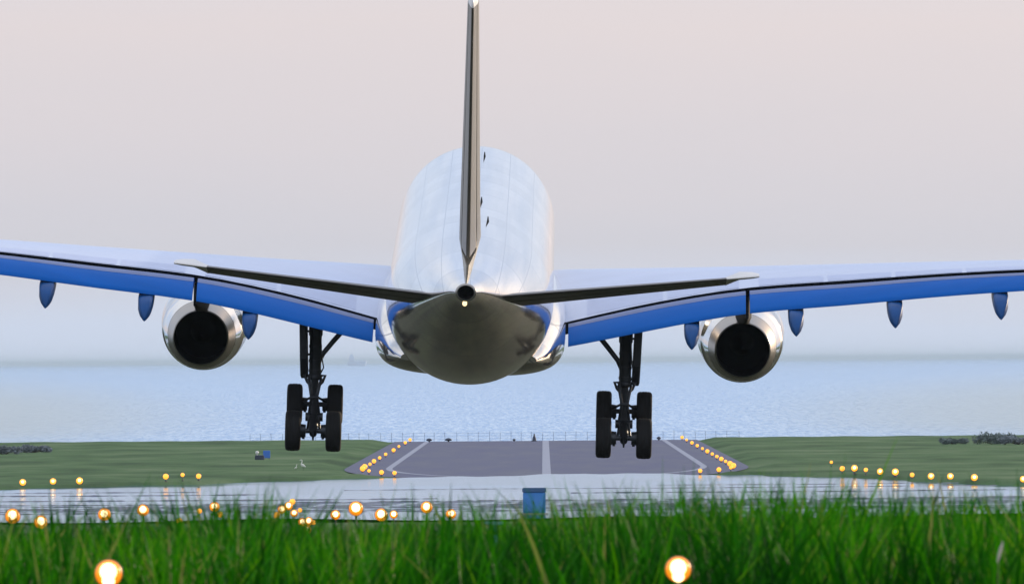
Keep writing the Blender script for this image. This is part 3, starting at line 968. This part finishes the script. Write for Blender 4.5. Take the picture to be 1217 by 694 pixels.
# lamps behind the grass crest; (x, y, radius px, distance)
MID = [(15, 613, 9, 92, 'amber lamp behind the grass at the far left edge'),
       (48.5, 620, 8, 92, 'amber lamp behind the grass, second from the left edge and lower than its neighbours'),
       (124, 611, 7.5, 96, 'amber lamp behind the grass, third from the left, alone between two wider gaps'),
       (170, 606, 7, 100, 'amber lamp behind the grass, fourth from the left, beside the tall grass tuft'),
       (213, 619, 4, 165, 'tiny dim amber lamp low in the grass, left of the tall tuft'),
       (237, 607, 3.2, 178, 'faintest small amber lamp just left of the tall tuft'),
       (255, 602, 6, 130, 'small amber lamp seen through the tall grass tuft'),
       (261.5, 611, 3.6, 170, 'tiny amber lamp just right of and below the one in the tuft'),
       (329, 612, 4, 165, 'lowest left lamp of the six-lamp cluster left of the landing gear'),
       (335, 605, 5, 150, 'left lamp of the six-lamp cluster, just above its lowest one'),
       (343, 601, 5, 150, 'big upper lamp of the six-lamp cluster'),
       (347.5, 596, 3.6, 172, 'topmost lamp of the six-lamp cluster'),
       (349.5, 609.5, 4.5, 158, 'lowest right lamp of the six-lamp cluster'),
       (356.5, 606, 2.6, 195, 'tiniest lamp at the right end of the six-lamp cluster'),
       (359.5, 620, 5, 150, 'left lamp of the low cluster of four in the grass'),
       (367, 619, 5, 150, 'middle lamp of the low cluster of four in the grass'),
       (365.5, 629, 4.8, 150, 'bottom lamp of the low cluster of four in the grass'),
       (372.5, 620.5, 2.8, 190, 'small right lamp of the low cluster of four in the grass'),
       (398.5, 611.5, 5.8, 128, 'amber lamp just left of the brightest one below the left landing gear'),
       (423, 604, 8.6, 92, 'brightest amber lamp behind the grass, below the left landing gear'),
       (453, 611.5, 7.6, 98, 'bright amber lamp right of the brightest one, with a smaller lamp beside it'),
       (468, 611, 4.8, 150, 'smaller amber lamp close to the right of a bright one'),
       (507, 602.5, 7, 104, 'amber lamp under bent grass blades, second from the right behind the grass'),
       (536, 610.5, 6, 118, 'amber lamp nearest to the blue cabinet, left of it')]
for px, py, r, d, lb in MID:
    p = at(px, py, d)
    lamp('approach_lamp', p, r * d / FPX, terrain_z(p.x, p.y), lb, 'approach lamps in the grass', core=0.6, simple=r < 4.3, lens=M_lensfar if r < 4.3 else None)

# lamps on the far side of the mirage sheet, mirrored in it: (x, y, radius px)
FAR = [(27, 578, 4.6, 'outermost left lamp of the left waterside row'), (63, 575, 4.4, 'second lamp from the left in the left waterside row'),
       (94.5, 571, 4.8, 'third lamp from the left in the left waterside row'), (197, 566, 4.0, 'fourth lamp in the left waterside row, after a wide gap'),
       (217, 564, 2.8, 'smallest lamp in the left waterside row'), (236, 565.5, 3.6, 'lamp of the left waterside row nearest to the runway'),
       (988, 549, 2.2, 'faint tiny lamp on the right grass bank, nearest to the runway'), (1001, 556.5, 3.6, 'first lamp from the runway in the right waterside row'),
       (1015.5, 556, 4.6, 'second lamp from the runway in the right waterside row'), (1029, 558, 2.9, 'third lamp from the runway in the right row, dimmer than those beside it'),
       (1046, 560, 4.4, 'fourth lamp from the runway in the right waterside row'), (1064, 560.5, 4.8, 'fifth lamp from the runway in the right waterside row'),
       (1084, 564, 3.2, 'sixth lamp from the runway in the right row, the smallest in its stretch'), (1106.5, 566.5, 4.5, 'seventh lamp from the runway in the right waterside row'),
       (1129.5, 568, 4.5, 'eighth lamp from the runway in the right waterside row'), (1158, 570.5, 4.8, 'ninth lamp from the runway in the right waterside row'),
       (1216, 573, 4.4, 'outermost right lamp at the edge of the view by the water')]
for px, py, r, lb in FAR:
    d = 860.0
    for _ in range(12):                               # stand it just past the mirage sheet
        p = at(px, py, d)
        d = mirage_far(p.x) + 5
        if r < 2.5: d += 60
    p = at(px, py, d)
    gz = terrain_z(p.x, p.y)
    if p.z < gz + 0.2: p.z = gz + 0.2
    lamp('waterside_lamp', p, r * d / FPX * 0.85, gz, 'amber ' + lb, 'lamps along the waterside', lens=M_lensfar, core=0.45, simple=r < 4.2)

# runway edge lamps
ORD = ['first', 'second', 'third', 'fourth', 'fifth', 'sixth', 'seventh', 'eighth', 'ninth', 'tenth', 'eleventh', 'twelfth', 'thirteenth', 'fourteenth', 'fifteenth', 'sixteenth']
EDGE_L = [(-11.9, 906), (-13.0, 912), (-14.2, 926), (-15.0, 945), (-15.1, 962), (-15.0, 985), (-15.1, 1015), (-15.1, 1050), (-15.1, 1090), (-15.0, 1140), (-15.1, 1190), (-15.1, 1245), (-15.1, 1290)]
EDGE_R = [(12.0, 905), (13.6, 914), (14.8, 930), (15.3, 948), (15.3, 965), (15.3, 988), (15.3, 1012), (15.3, 1038), (15.3, 1066), (15.3, 1098), (15.3, 1132), (15.3, 1170), (15.3, 1212), (15.3, 1256), (15.3, 1298)]
for rows, side in ((EDGE_L, 'left'), (EDGE_R, 'right')):
    for k, (x, y) in enumerate(rows):
        r = 0.165 + 0.03 * math.sin(k * 2.3)
        if k in (3, 4): r = 0.23
        lamp('runway_edge_lamp', (RWX + x, y, 0.33), r, 0.03, 'orange %s lamp, counted from the water, along the %s edge of the runway' % (ORD[k], side), 'runway edge lamps', lens=M_lensfar, simple=True)

# ------------------------------------------------------------------ cabinet, fence, small airfield things
M_blue = mat('cabinet_blue', (0.03, 0.17, 0.44), rough=0.4, var=0.16, vscale=2.5, stretch=(2, 2, 0.5))
M_bluelid = mat('cabinet_lid_dark', (0.02, 0.07, 0.16), rough=0.45, var=0.2, vscale=4)
M_concrete = mat('plinth_concrete', (0.30, 0.29, 0.28), rough=0.9, var=0.25, vscale=5)
pc = at(635, 597, 677)
cab = empty('cabinet', (pc.x, 677, 0))
tag(cab, 'blue metal equipment cabinet with a dark overhanging lid, standing by the water', 'cabinet')
b = MB(); b.box((-0.66, -0.45, 0.12), (0.66, 0.45, 1.32), bev=0.03); b.build('body', M_blue, cab)
b = MB(); b.box((-0.70, -0.50, 1.325), (0.70, 0.50, 1.60), bev=0.05); b.build('lid', M_bluelid, cab)
b = MB(); b.box((-0.60, -0.475, 0.2), (0.02, -0.452, 1.24), bev=0.006); b.build('door', M_blue, cab)
b = MB(); b.box((-0.07, -0.51, 0.66), (-0.03, -0.478, 0.82)); b.build('handle', M_house, cab)
b = MB(); b.box((-0.8, -0.6, -0.12), (0.8, 0.6, 0.118)); b.build('plinth', M_concrete, cab)

M_fence = mat('fence_steel', (0.22, 0.27, 0.36), rough=0.6, metal=0.2, var=0.2, vscale=4)
fe = empty('boundary_fence', (-6, 1302, 0))
tag(fe, 'thin low wire fence with many posts along the sea end of the runway', 'fence')
for k in range(46):
    x = -27 + 1.22 * k + random.uniform(-0.1, 0.1)
    h = 1.05 + random.uniform(-0.06, 0.08)
    b = MB(); b.tube([(x, 0, -0.1), (x + random.uniform(-.03, .03), 0, h)], 0.024, 6); b.build('post', M_fence, fe)
for zz in (0.95, 0.62, 0.3):
    b = MB()
    b.tube([(-27 + 1.22 * k, 0.04, zz + 0.02 * math.sin(k * 1.7)) for k in range(46)], 0.009, 5)
    b.build('wire', M_fence, fe)

M_dark = mat('fitting_dark', (0.04, 0.05, 0.08), rough=0.6, var=0.3, vscale=6)
for px, py, w, h, lb in ((510, 524, 0.34, 0.40, 'left one of two squat dark fittings at the far left end of the runway'),
                         (533, 524, 0.38, 0.42, 'right one of two squat dark fittings at the far left end of the runway'),
                         (611, 525, 0.22, 0.28, 'small faint dark fitting beside the cone near the runway centreline'),
                         (783, 520, 0.24, 0.42, 'lone dark fitting at the far right end of the runway')):
    p = at(px, py, 1296)
    o = empty('end_fitting', (p.x, 1296, 0.03)); tag(o, lb, 'light fitting', 'dark fittings at the runway end')
    b = MB(); b.tube([(0, 0, -0.02), (0, 0, 0.12)], 0.1, 10); b.build('base', M_dark, o)
    b = MB(); b.revolve([(0.10, w * 0.5), (0.16, w), (h * 0.6, w * 1.05), (h * 0.85, w * 0.7), (h, w * 0.25), (h + 0.01, 0.001)], 'z', (0, 0, 0), 16); b.build('dome', M_dark, o)
p = at(635, 525, 1294)
o = empty('marker_cone', (p.x, 1294, 0.03)); tag(o, 'dark cone-shaped marker at the far end of the runway centreline', 'cone')
b = MB(); b.revolve([(0.05, 0.24), (0.3, 0.21), (0.62, 0.1), (0.86, 0.05), (0.87, 0.001)], 'z', (0, 0, 0), 16); b.build('cone', M_dark, o)
b = MB(); b.box((-0.34, -0.34, -0.02), (0.34, 0.34, 0.055), bev=0.02); b.build('base', M_dark, o)

# blue sign board and the grey unit beside it, on the left grass
p = at(317, 549, 1050); gz = terrain_z(p.x, 1050)
o = empty('sign_board', (p.x, 1050, gz)); tag(o, 'small bright blue sign board standing on the left grass', 'sign')
b = MB(); b.box((-0.32, -0.07, 0.12), (0.32, 0.07, 0.80), bev=0.03); b.build('panel', mat('sign_blue', (0.05, 0.18, 0.62), rough=0.4, var=0.1, vscale=3), o)
for q in (-0.22, 0.22):
    b = MB(); b.tube([(q, 0, -0.08), (q, 0, 0.14)], 0.04, 8); b.build('leg', M_post, o)
p = at(308.5, 549, 1046); gz = terrain_z(p.x, 1046)
o = empty('equipment_box', (p.x, 1046, gz)); tag(o, 'low dark grey equipment box with a pale knob, left of the blue sign', 'equipment box')
b = MB(); b.box((-0.42, -0.25, -0.05), (0.42, 0.25, 0.42), bev=0.06); b.build('casing', M_dark, o)
b = MB(); b.revolve([(0.40, 0.06), (0.5, 0.07), (0.56, 0.14), (0.68, 0.16), (0.78, 0.1), (0.80, 0.001)], 'z', (-0.22, 0, 0), 14); b.build('knob', M_tip, o)

# white wading birds on the grass
M_bird = mat('white_plumage', (0.78, 0.78, 0.72), rough=0.8, var=0.08, vscale=10)
M_leg = mat('bird_leg_dark', (0.05, 0.05, 0.05), rough=0.7, var=0.1, vscale=10)


def bird(px, py, d, k, lb, fx):
    p = at(px, py, d); gz = terrain_z(p.x, d)
    o = empty('wading_bird', (p.x, d, gz)); tag(o, lb, 'bird', 'white birds on the left grass')
    b = MB()
    path = [(-0.20, 0.34, 0.02), (-0.12, 0.36, 0.07), (0.0, 0.42, 0.12), (0.10, 0.50, 0.11), (0.15, 0.58, 0.06), (0.12, 0.68, 0.04), (0.09, 0.78, 0.035), (0.11, 0.86, 0.038), (0.16, 0.89, 0.04), (0.21, 0.885, 0.025), (0.31, 0.87, 0.006)]
    b.tube([(fx * x * k, 0, z * k) for x, z, r in path], [r * k for x, z, r in path], 14)
    b.build('body', M_bird, o)
    for q in (-0.04, 0.04):
        b = MB(); b.tube([(fx * 0.02 * k, q * k, 0.36 * k), (0, q * k, 0.18 * k), (fx * 0.01 * k, q * k, -0.03)], 0.012 * k, 6); b.build('leg', M_leg, o)


bird(360.5, 565, 935, 1.0, 'taller white wading bird standing on the left grass near the water', -1)
bird(351.5, 565, 937, 0.55, 'smaller white wading bird just left of the taller one', 1)

# far small ship
M_ship = mat('ship_grey', (0.60, 0.66, 0.78), rough=0.7, var=0.15, vscale=0.3)
p = at(424, 430.5, 38000)
o = empty('ship', (p.x, 38000, -2.6)); o.scale = (2.7, 2.7, 3.2); tag(o, 'faint grey ship on the sea horizon between landing gear and fuselage', 'ship')
b = MB(); b.loft([[(-10.5, -3, -0.5), (10.0, -3, -0.5), (11, 0, -0.5), (10, 3, -0.5), (-10.5, 3, -0.5)], [(-11, -3.6, 4.6), (11.2, -3.6, 4.6), (13, 0, 5.4), (11.2, 3.6, 4.6), (-11, 3.6, 4.6)]], smooth=False); b.build('hull', M_ship, o)
b = MB(); b.box((-9, -2.6, 4.62), (-3.0, 2.6, 9.8), bev=0.3); b.box((-8, -2, 9.82), (-4.4, 2, 11.6), bev=0.2); b.build('bridge', M_ship, o)
b = MB(); b.tube([(-6, 0, 11.5), (-6, 0, 14.5)], 0.25, 8); b.tube([(5, 0, 4.6), (5, 0, 9.0)], 0.3, 8); b.build('mast', M_ship, o)


# low scrub at both ends of the bank
def leaf_mat(name, c):
    return mat(name, c, rough=0.8, var=0.4, vscale=1.5, spec=0.2)


M_scrubA = leaf_mat('scrub_leaf_grey', (0.19, 0.22, 0.24))
M_scrubB = leaf_mat('scrub_leaf_green', (0.15, 0.19, 0.18))
M_wood = mat('scrub_wood', (0.05, 0.04, 0.03), rough=0.9, var=0.3, vscale=5)


def bush(px, py, d, w, h, lb, m, seed):
    rnd = random.Random(seed)
    p = at(px, py, d); gz = terrain_z(p.x, d)
    o = empty('scrub_bush', (p.x, d, gz)); tag(o, lb, 'bush', 'low scrub on the shore bank')
    cl = [(rnd.uniform(-0.8, 0.8) * w / 2, rnd.uniform(-0.5, 0.5) * w / 2, h * rnd.uniform(0.3, 0.66), h * rnd.uniform(0.3, 0.45)) for _ in range(9)]
    b = MB()
    for cx, cy, cz, cr in cl:
        for _ in range(170):
            v = Vector((rnd.gauss(0, 1), rnd.gauss(0, 1), rnd.gauss(0, 1))).normalized() * cr * rnd.uniform(0.35, 1.12)
            c = Vector((cx + v.x * 1.7, cy + v.y * 1.3, max(0.03, cz + v.z)))
            a = Vector((rnd.gauss(0, 1), rnd.gauss(0, 1), rnd.gauss(0, 1))).normalized()
            t = a.orthogonal().normalized()
            s = rnd.uniform(0.08, 0.20)
            b.poly([c - a * s, c + t * s * 0.5, c + a * s, c - t * s * 0.5])
    b.build('foliage', m, o, recalc=False)
    b = MB()
    for cx, cy, cz, cr in cl[:6]:
        b.tube([(0, 0, -0.12), (cx * 0.2, cy * 0.2, 0.05), (cx * 0.7, cy * 0.7, cz * 0.6), (cx, cy, cz)], [0.06, 0.05, 0.035, 0.015], 6)
    b.build('stem', M_wood, o)


bush(6, 541, 1130, 4.4, 0.95, 'greyish low bush at the far left end of the bank', M_scrubA, 1)
bush(36, 540, 1150, 4.6, 0.80, 'greyish low bush, lower than the one at the edge, on the left bank', M_scrubA, 2)
bush(1134, 531, 1170, 3.2, 0.62, 'smallest dark bush on the right bank, nearest to the runway', M_scrubB, 4)
bush(1182, 530, 1170, 4.2, 1.15, 'tallest dark bush on the right bank with a rounded top', M_scrubB, 5)
bush(1213, 532, 1160, 4.0, 0.95, 'dark bush at the far right end of the bank', M_scrubA, 6)

# ------------------------------------------------------------------ foreground grass
rng = np.random.default_rng(11)


def grass_mat():
    m = bpy.data.materials.new('tall_grass')
    m.use_nodes = True
    n, l = m.node_tree.nodes, m.node_tree.links
    n.clear()
    out = n.new('ShaderNodeOutputMaterial')
    at_ = n.new('ShaderNodeAttribute'); at_.attribute_name = 'blade'
    r = n.new('ShaderNodeValToRGB'); e = r.color_ramp.elements
    e[0].position = 0.0; e[0].color = (0.005, 0.050, 0.003, 1)
    e[1].position = 1.0; e[1].color = (0.20, 0.22, 0.07, 1)
    for ps, c in ((0.32, (0.011, 0.105, 0.003)), (0.64, (0.034, 0.215, 0.005)), (0.88, (0.10, 0.28, 0.010))):
        k = e.new(ps); k.color = (*c, 1)
    l.new(at_.outputs['Fac'], r.inputs[0])
    d = n.new('ShaderNodeBsdfPrincipled'); d.inputs['Roughness'].default_value = 0.5; d.inputs['Specular IOR Level'].default_value = 0.08
    t = n.new('ShaderNodeBsdfTranslucent')
    l.new(r.outputs[0], d.inputs['Base Color'])
    hs = n.new('ShaderNodeHueSaturation'); hs.inputs['Value'].default_value = 1.25; hs.inputs['Saturation'].default_value = 1.1
    l.new(r.outputs[0], hs.inputs['Color']); l.new(hs.outputs[0], t.inputs['Color'])
    mx = n.new('ShaderNodeMixShader'); mx.inputs[0].default_value = 0.45
    l.new(d.outputs[0], mx.inputs[1]); l.new(t.outputs[0], mx.inputs[2]); l.new(mx.outputs[0], out.inputs[0])
    return m


TUFTS = [(35, 598, 4), (70, 592, 4), (108, 590, 5), (142, 588, 4), (178, 586, 5), (214, 586, 8), (240, 576, 10), (252, 572, 10), (268, 574, 10), (285, 584, 8),
         (305, 590, 6), (325, 582, 5), (352, 586, 5), (385, 588, 6), (408, 582, 4), (437, 592, 6), (480, 590, 5), (505, 578, 3), (524, 583, 3), (545, 586, 5), (572, 586, 4), (592, 592, 6),
         (668, 596, 8), (692, 588, 6), (722, 584, 6), (738, 574, 4), (760, 586, 6), (790, 580, 6), (815, 552, 2), (817, 566, 3), (838, 558, 2), (842, 572, 5), (868, 576, 6), (893, 574, 8),
         (905, 570, 8), (922, 566, 10), (940, 562, 9), (958, 574, 8), (985, 580, 8), (1003, 572, 8), (1022, 578, 7), (1045, 574, 8), (1068, 578, 7), (1092, 576, 8), (1120, 580, 7), (1150, 584, 7), (1182, 580, 8), (1203, 574, 9)]


def build_grass():
    N = 92000
    x0, x1, y0, y1 = -11.0, 11.0, 40.6, 50.5
    bx = rng.uniform(x0, x1, N); by = rng.uniform(y0, y1, N)
    # crest height of the sward (z of blade tops) from the photo's outline, varying along x
    pxs = np.array([-2500, 0, 60, 120, 185, 215, 245, 275, 300, 340, 400, 470, 560, 600, 650, 700, 760, 830, 930, 990, 1060, 1120, 1180, 1217, 3600])
    pys = np.array([612, 619, 617, 618, 616, 606, 592, 596, 604, 607, 611, 610, 610, 612, 612, 609, 604, 596, 588, 594, 600, 602, 605, 600, 606])
    px = 645 + bx * FPX / by
    top_p = np.interp(px, pxs, pys) - 430 + 4.2 * (px - 645) / 608 - 21
    y_ref = 48.0
    ztop = CAM_Z - top_p * y_ref / FPX
    gz = np.array([terrain_z(a, b) for a, b in zip(bx, by)])
    clump = 0.5 * np.sin(bx * 9 + by * 3.1) + 0.5 * np.sin(bx * 23.7 - by * 7.7)
    H = (ztop - gz) + rng.normal(0, 0.045, N) + 0.050 * clump - 0.02
    tall = rng.random(N) < 0.03
    H = H + tall * rng.uniform(0.02, 0.10, N)
    # the far half only grows short, so the crest is ragged; front rows shorter too
    H = np.where(by > 48.8, H - 0.06, H)
    short = rng.random(N) < 0.35
    H = np.where(short & ~tall, H * rng.uniform(0.55, 0.95, N), H)
    # gaps around the lamps behind
    for lx, ly, lr, ld, _ in MID:
        near = np.abs(px - lx) < (lr + 4)
        lim = CAM_Z - (ly + lr * 1.25 - 430 + 4.2 * (lx - 645) / 608) * by / FPX
        keep = rng.random(N) < 0.05
        H = np.where(near & ~keep, np.minimum(H, lim - gz), H)
    # tall arching tufts that stand above the crest
    px_t = np.full(N, False)
    for tx, ty, tn in TUFTS:
        c = np.argsort(np.abs(px - tx) + 3.0 * np.abs(by - 47.5))[:tn]
        lim = CAM_Z - (ty - 430 + 4.2 * (tx - 645) / 608) * by[c] / FPX - gz[c]
        H[c] = lim * rng.uniform(0.95, 1.0, len(c))
        tall[c] = True
    near = np.abs(px - 635) < 17
    H = np.where(near, np.minimum(H, CAM_Z - (611 - 430) * by / FPX - gz), H)
    # thinner gaps between clumps
    gapn = np.sin(bx * 5.1 + 2 * np.sin(by * 1.3)) + np.sin(bx * 13.3 + by * 2.9) + 0.8 * np.sin(bx * 31.0 - by * 4.0)
    H = np.where((gapn < -0.9) & ~tall & (rng.random(N) < 0.8), H * rng.uniform(0.45, 0.8, N), H)
    H = np.maximum(H, 0.15)
    K = 6
    yaw = rng.uniform(0, 2 * np.pi, N)
    lean = np.abs(rng.normal(0.16, 0.15, N)) + tall * rng.uniform(0, 0.25, N)
    curve = rng.uniform(0.0, 0.55, N)
    wid = rng.uniform(0.0040, 0.0095, N)
    face = rng.normal(0, 0.9, N)
    verts = np.zeros((N, K, 2, 3), np.float32)
    for k in range(K):
        t = k / (K - 1)
        off = (lean * t + curve * t ** 3) * H * 0.6
        cx = bx + np.cos(yaw) * off; cy = by + np.sin(yaw) * off
        cz = gz - 0.03 + (H + 0.03) * (t - 0.10 * curve * t ** 3 * 2)
        w = (wid + 0.002 * tall) * (1 - t ** 2.2) ** 0.8 * (0.75 + 0.5 * min(1, 2 * t)) + 0.0004
        dx, dy = np.cos(face) * w, np.sin(face) * w
        verts[:, k, 0] = np.stack([cx - dx, cy - dy, cz], 1)
        verts[:, k, 1] = np.stack([cx + dx, cy + dy, cz], 1)
    V = verts.reshape(-1, 3)
    base = (np.arange(N) * K * 2)[:, None, None]
    kk = (np.arange(K - 1) * 2)[None, :, None]
    q = np.array([0, 1, 3, 2])[None, None, :]
    F = (base + kk + q).reshape(-1, 4)
    me = bpy.data.meshes.new('tall_grass')
    me.vertices.add(len(V)); me.vertices.foreach_set('co', V.ravel())
    me.loops.add(F.size); me.loops.foreach_set('vertex_index', F.ravel().astype(np.int32))
    me.polygons.add(len(F)); me.polygons.foreach_set('loop_start', np.arange(0, F.size, 4, dtype=np.int32))
    me.polygons.foreach_set('use_smooth', np.ones(len(F), bool))
    a = me.attributes.new('blade', 'FLOAT', 'POINT')
    patch = 0.5 + 0.25 * np.sin(bx * 3.3 + 1.0) * np.cos(by * 1.7) + 0.15 * np.sin(bx * 7.9)
    patch = patch + 0.28 * np.sin(bx * 1.9 + 0.7 * by) + 0.22 * np.sin(bx * 15.3 - by * 5.0)
    val = np.clip(patch * 0.75 + rng.normal(-0.02, 0.19, N) + (rng.random(N) < 0.05) * 0.55, 0, 1)
    a.data.foreach_set('value', np.repeat(val, K * 2).astype(np.float32))
    me.update(calc_edges=True)
    me.materials.append(grass_mat())
    o = bpy.data.objects.new('tall_grass', me)
    COL.objects.link(o)
    tag(o, 'tall rank green grass along the bottom of the view', 'grass', kind='stuff')


build_grass()

# pale seed head and teal stake standing in the grass
p = at(1188, 655, 40.5); gz = terrain_z(p.x, p.y)
o = empty('seed_head', (p.x, p.y, gz)); tag(o, 'pale dry seed head standing in the grass on the right', 'seed head')
h = p.z - gz
b = MB(); b.tube([(-0.03, 0, -0.03), (-0.012, 0, h * 0.6), (-0.004, 0, h - 0.03)], 0.0022, 6); b.build('stalk', mat('dry_stalk', (0.2, 0.2, 0.08), rough=0.8, var=0.2, vscale=30), o)
b = MB(); b.tube([(-0.008, 0, h - 0.04), (-0.002, 0, h - 0.015), (0.006, 0, h + 0.015), (0.012, 0, h + 0.035)], [0.002, 0.006, 0.005, 0.001], 8); b.build('plume', mat('dry_plume', (0.62, 0.55, 0.48), rough=0.9, var=0.2, vscale=60), o)
p = at(588, 622, 44.5); gz = terrain_z(p.x, p.y)
o = empty('stake', (p.x, p.y, gz)); tag(o, 'small teal T-shaped stake half hidden in the grass, left below the blue cabinet', 'stake')
h = p.z - gz
M_teal = mat('teal_plastic', (0.05, 0.28, 0.28), rough=0.5, var=0.2, vscale=30)
b = MB(); b.tube([(0.006, 0, -0.03), (0.003, 0, h)], 0.004, 8); b.build('upright', M_teal, o)
b = MB(); b.tube([(-0.036, 0, h + 0.004), (0.030, 0, h + 0.001)], 0.0032, 8); b.build('crossbar', M_teal, o)

# ------------------------------------------------------------------ haze
HAZE = 2.2e-5
if HAZE:
    b = MB(); b.box((-31000, -260, -9.0), (31000, 112000, 30.0))
    hz = bpy.data.materials.new('haze_air'); hz.use_nodes = True
    n, l = hz.node_tree.nodes, hz.node_tree.links
    n.clear()
    out = n.new('ShaderNodeOutputMaterial'); v = n.new('ShaderNodeVolumePrincipled')
    v.inputs['Color'].default_value = (0.66, 0.84, 1.0, 1)
    v.inputs['Density'].default_value = HAZE
    v.inputs['Anisotropy'].default_value = 0.0
    l.new(v.outputs[0], out.inputs['Volume'])
    tag(b.build('haze', hz), kind='stuff')

# drifting mist over the sea to either side
def mist(lo, hi, dens):
    c = [(a + b) / 2 for a, b in zip(lo, hi)]
    h = [(b - a) / 2 for a, b in zip(lo, hi)]
    b = MB(); b.box([-q for q in h], h)
    m = bpy.data.materials.new('mist_air'); m.use_nodes = True
    n, l = m.node_tree.nodes, m.node_tree.links
    n.clear()
    out = n.new('ShaderNodeOutputMaterial'); v = n.new('ShaderNodeVolumePrincipled')
    v.inputs['Color'].default_value = (0.72, 0.87, 1.0, 1)
    v.inputs['Anisotropy'].default_value = 0.2
    t = n.new('ShaderNodeTexCoord')
    sc = n.new('ShaderNodeVectorMath'); sc.operation = 'MULTIPLY'; sc.inputs[1].default_value = [1 / q for q in h]
    l.new(t.outputs['Object'], sc.inputs[0])
    ln = n.new('ShaderNodeVectorMath'); ln.operation = 'LENGTH'; l.new(sc.outputs[0], ln.inputs[0])
    mr_ = n.new('ShaderNodeMapRange'); mr_.interpolation_type = 'SMOOTHSTEP'
    mr_.inputs['From Min'].default_value = 1.0; mr_.inputs['From Max'].default_value = 0.25; mr_.inputs['To Max'].default_value = dens
    l.new(ln.outputs['Value'], mr_.inputs['Value'])
    l.new(mr_.outputs[0], v.inputs['Density'])
    l.new(v.outputs[0], out.inputs['Volume'])
    o = b.build('mist', m)
    o.location = c
    tag(o, kind='stuff')


mist((-190, 1120, -8), (-36, 2300, 9.5), 0.0036)
mist((18, 1150, -8), (170, 2300, 9.0), 0.0028)
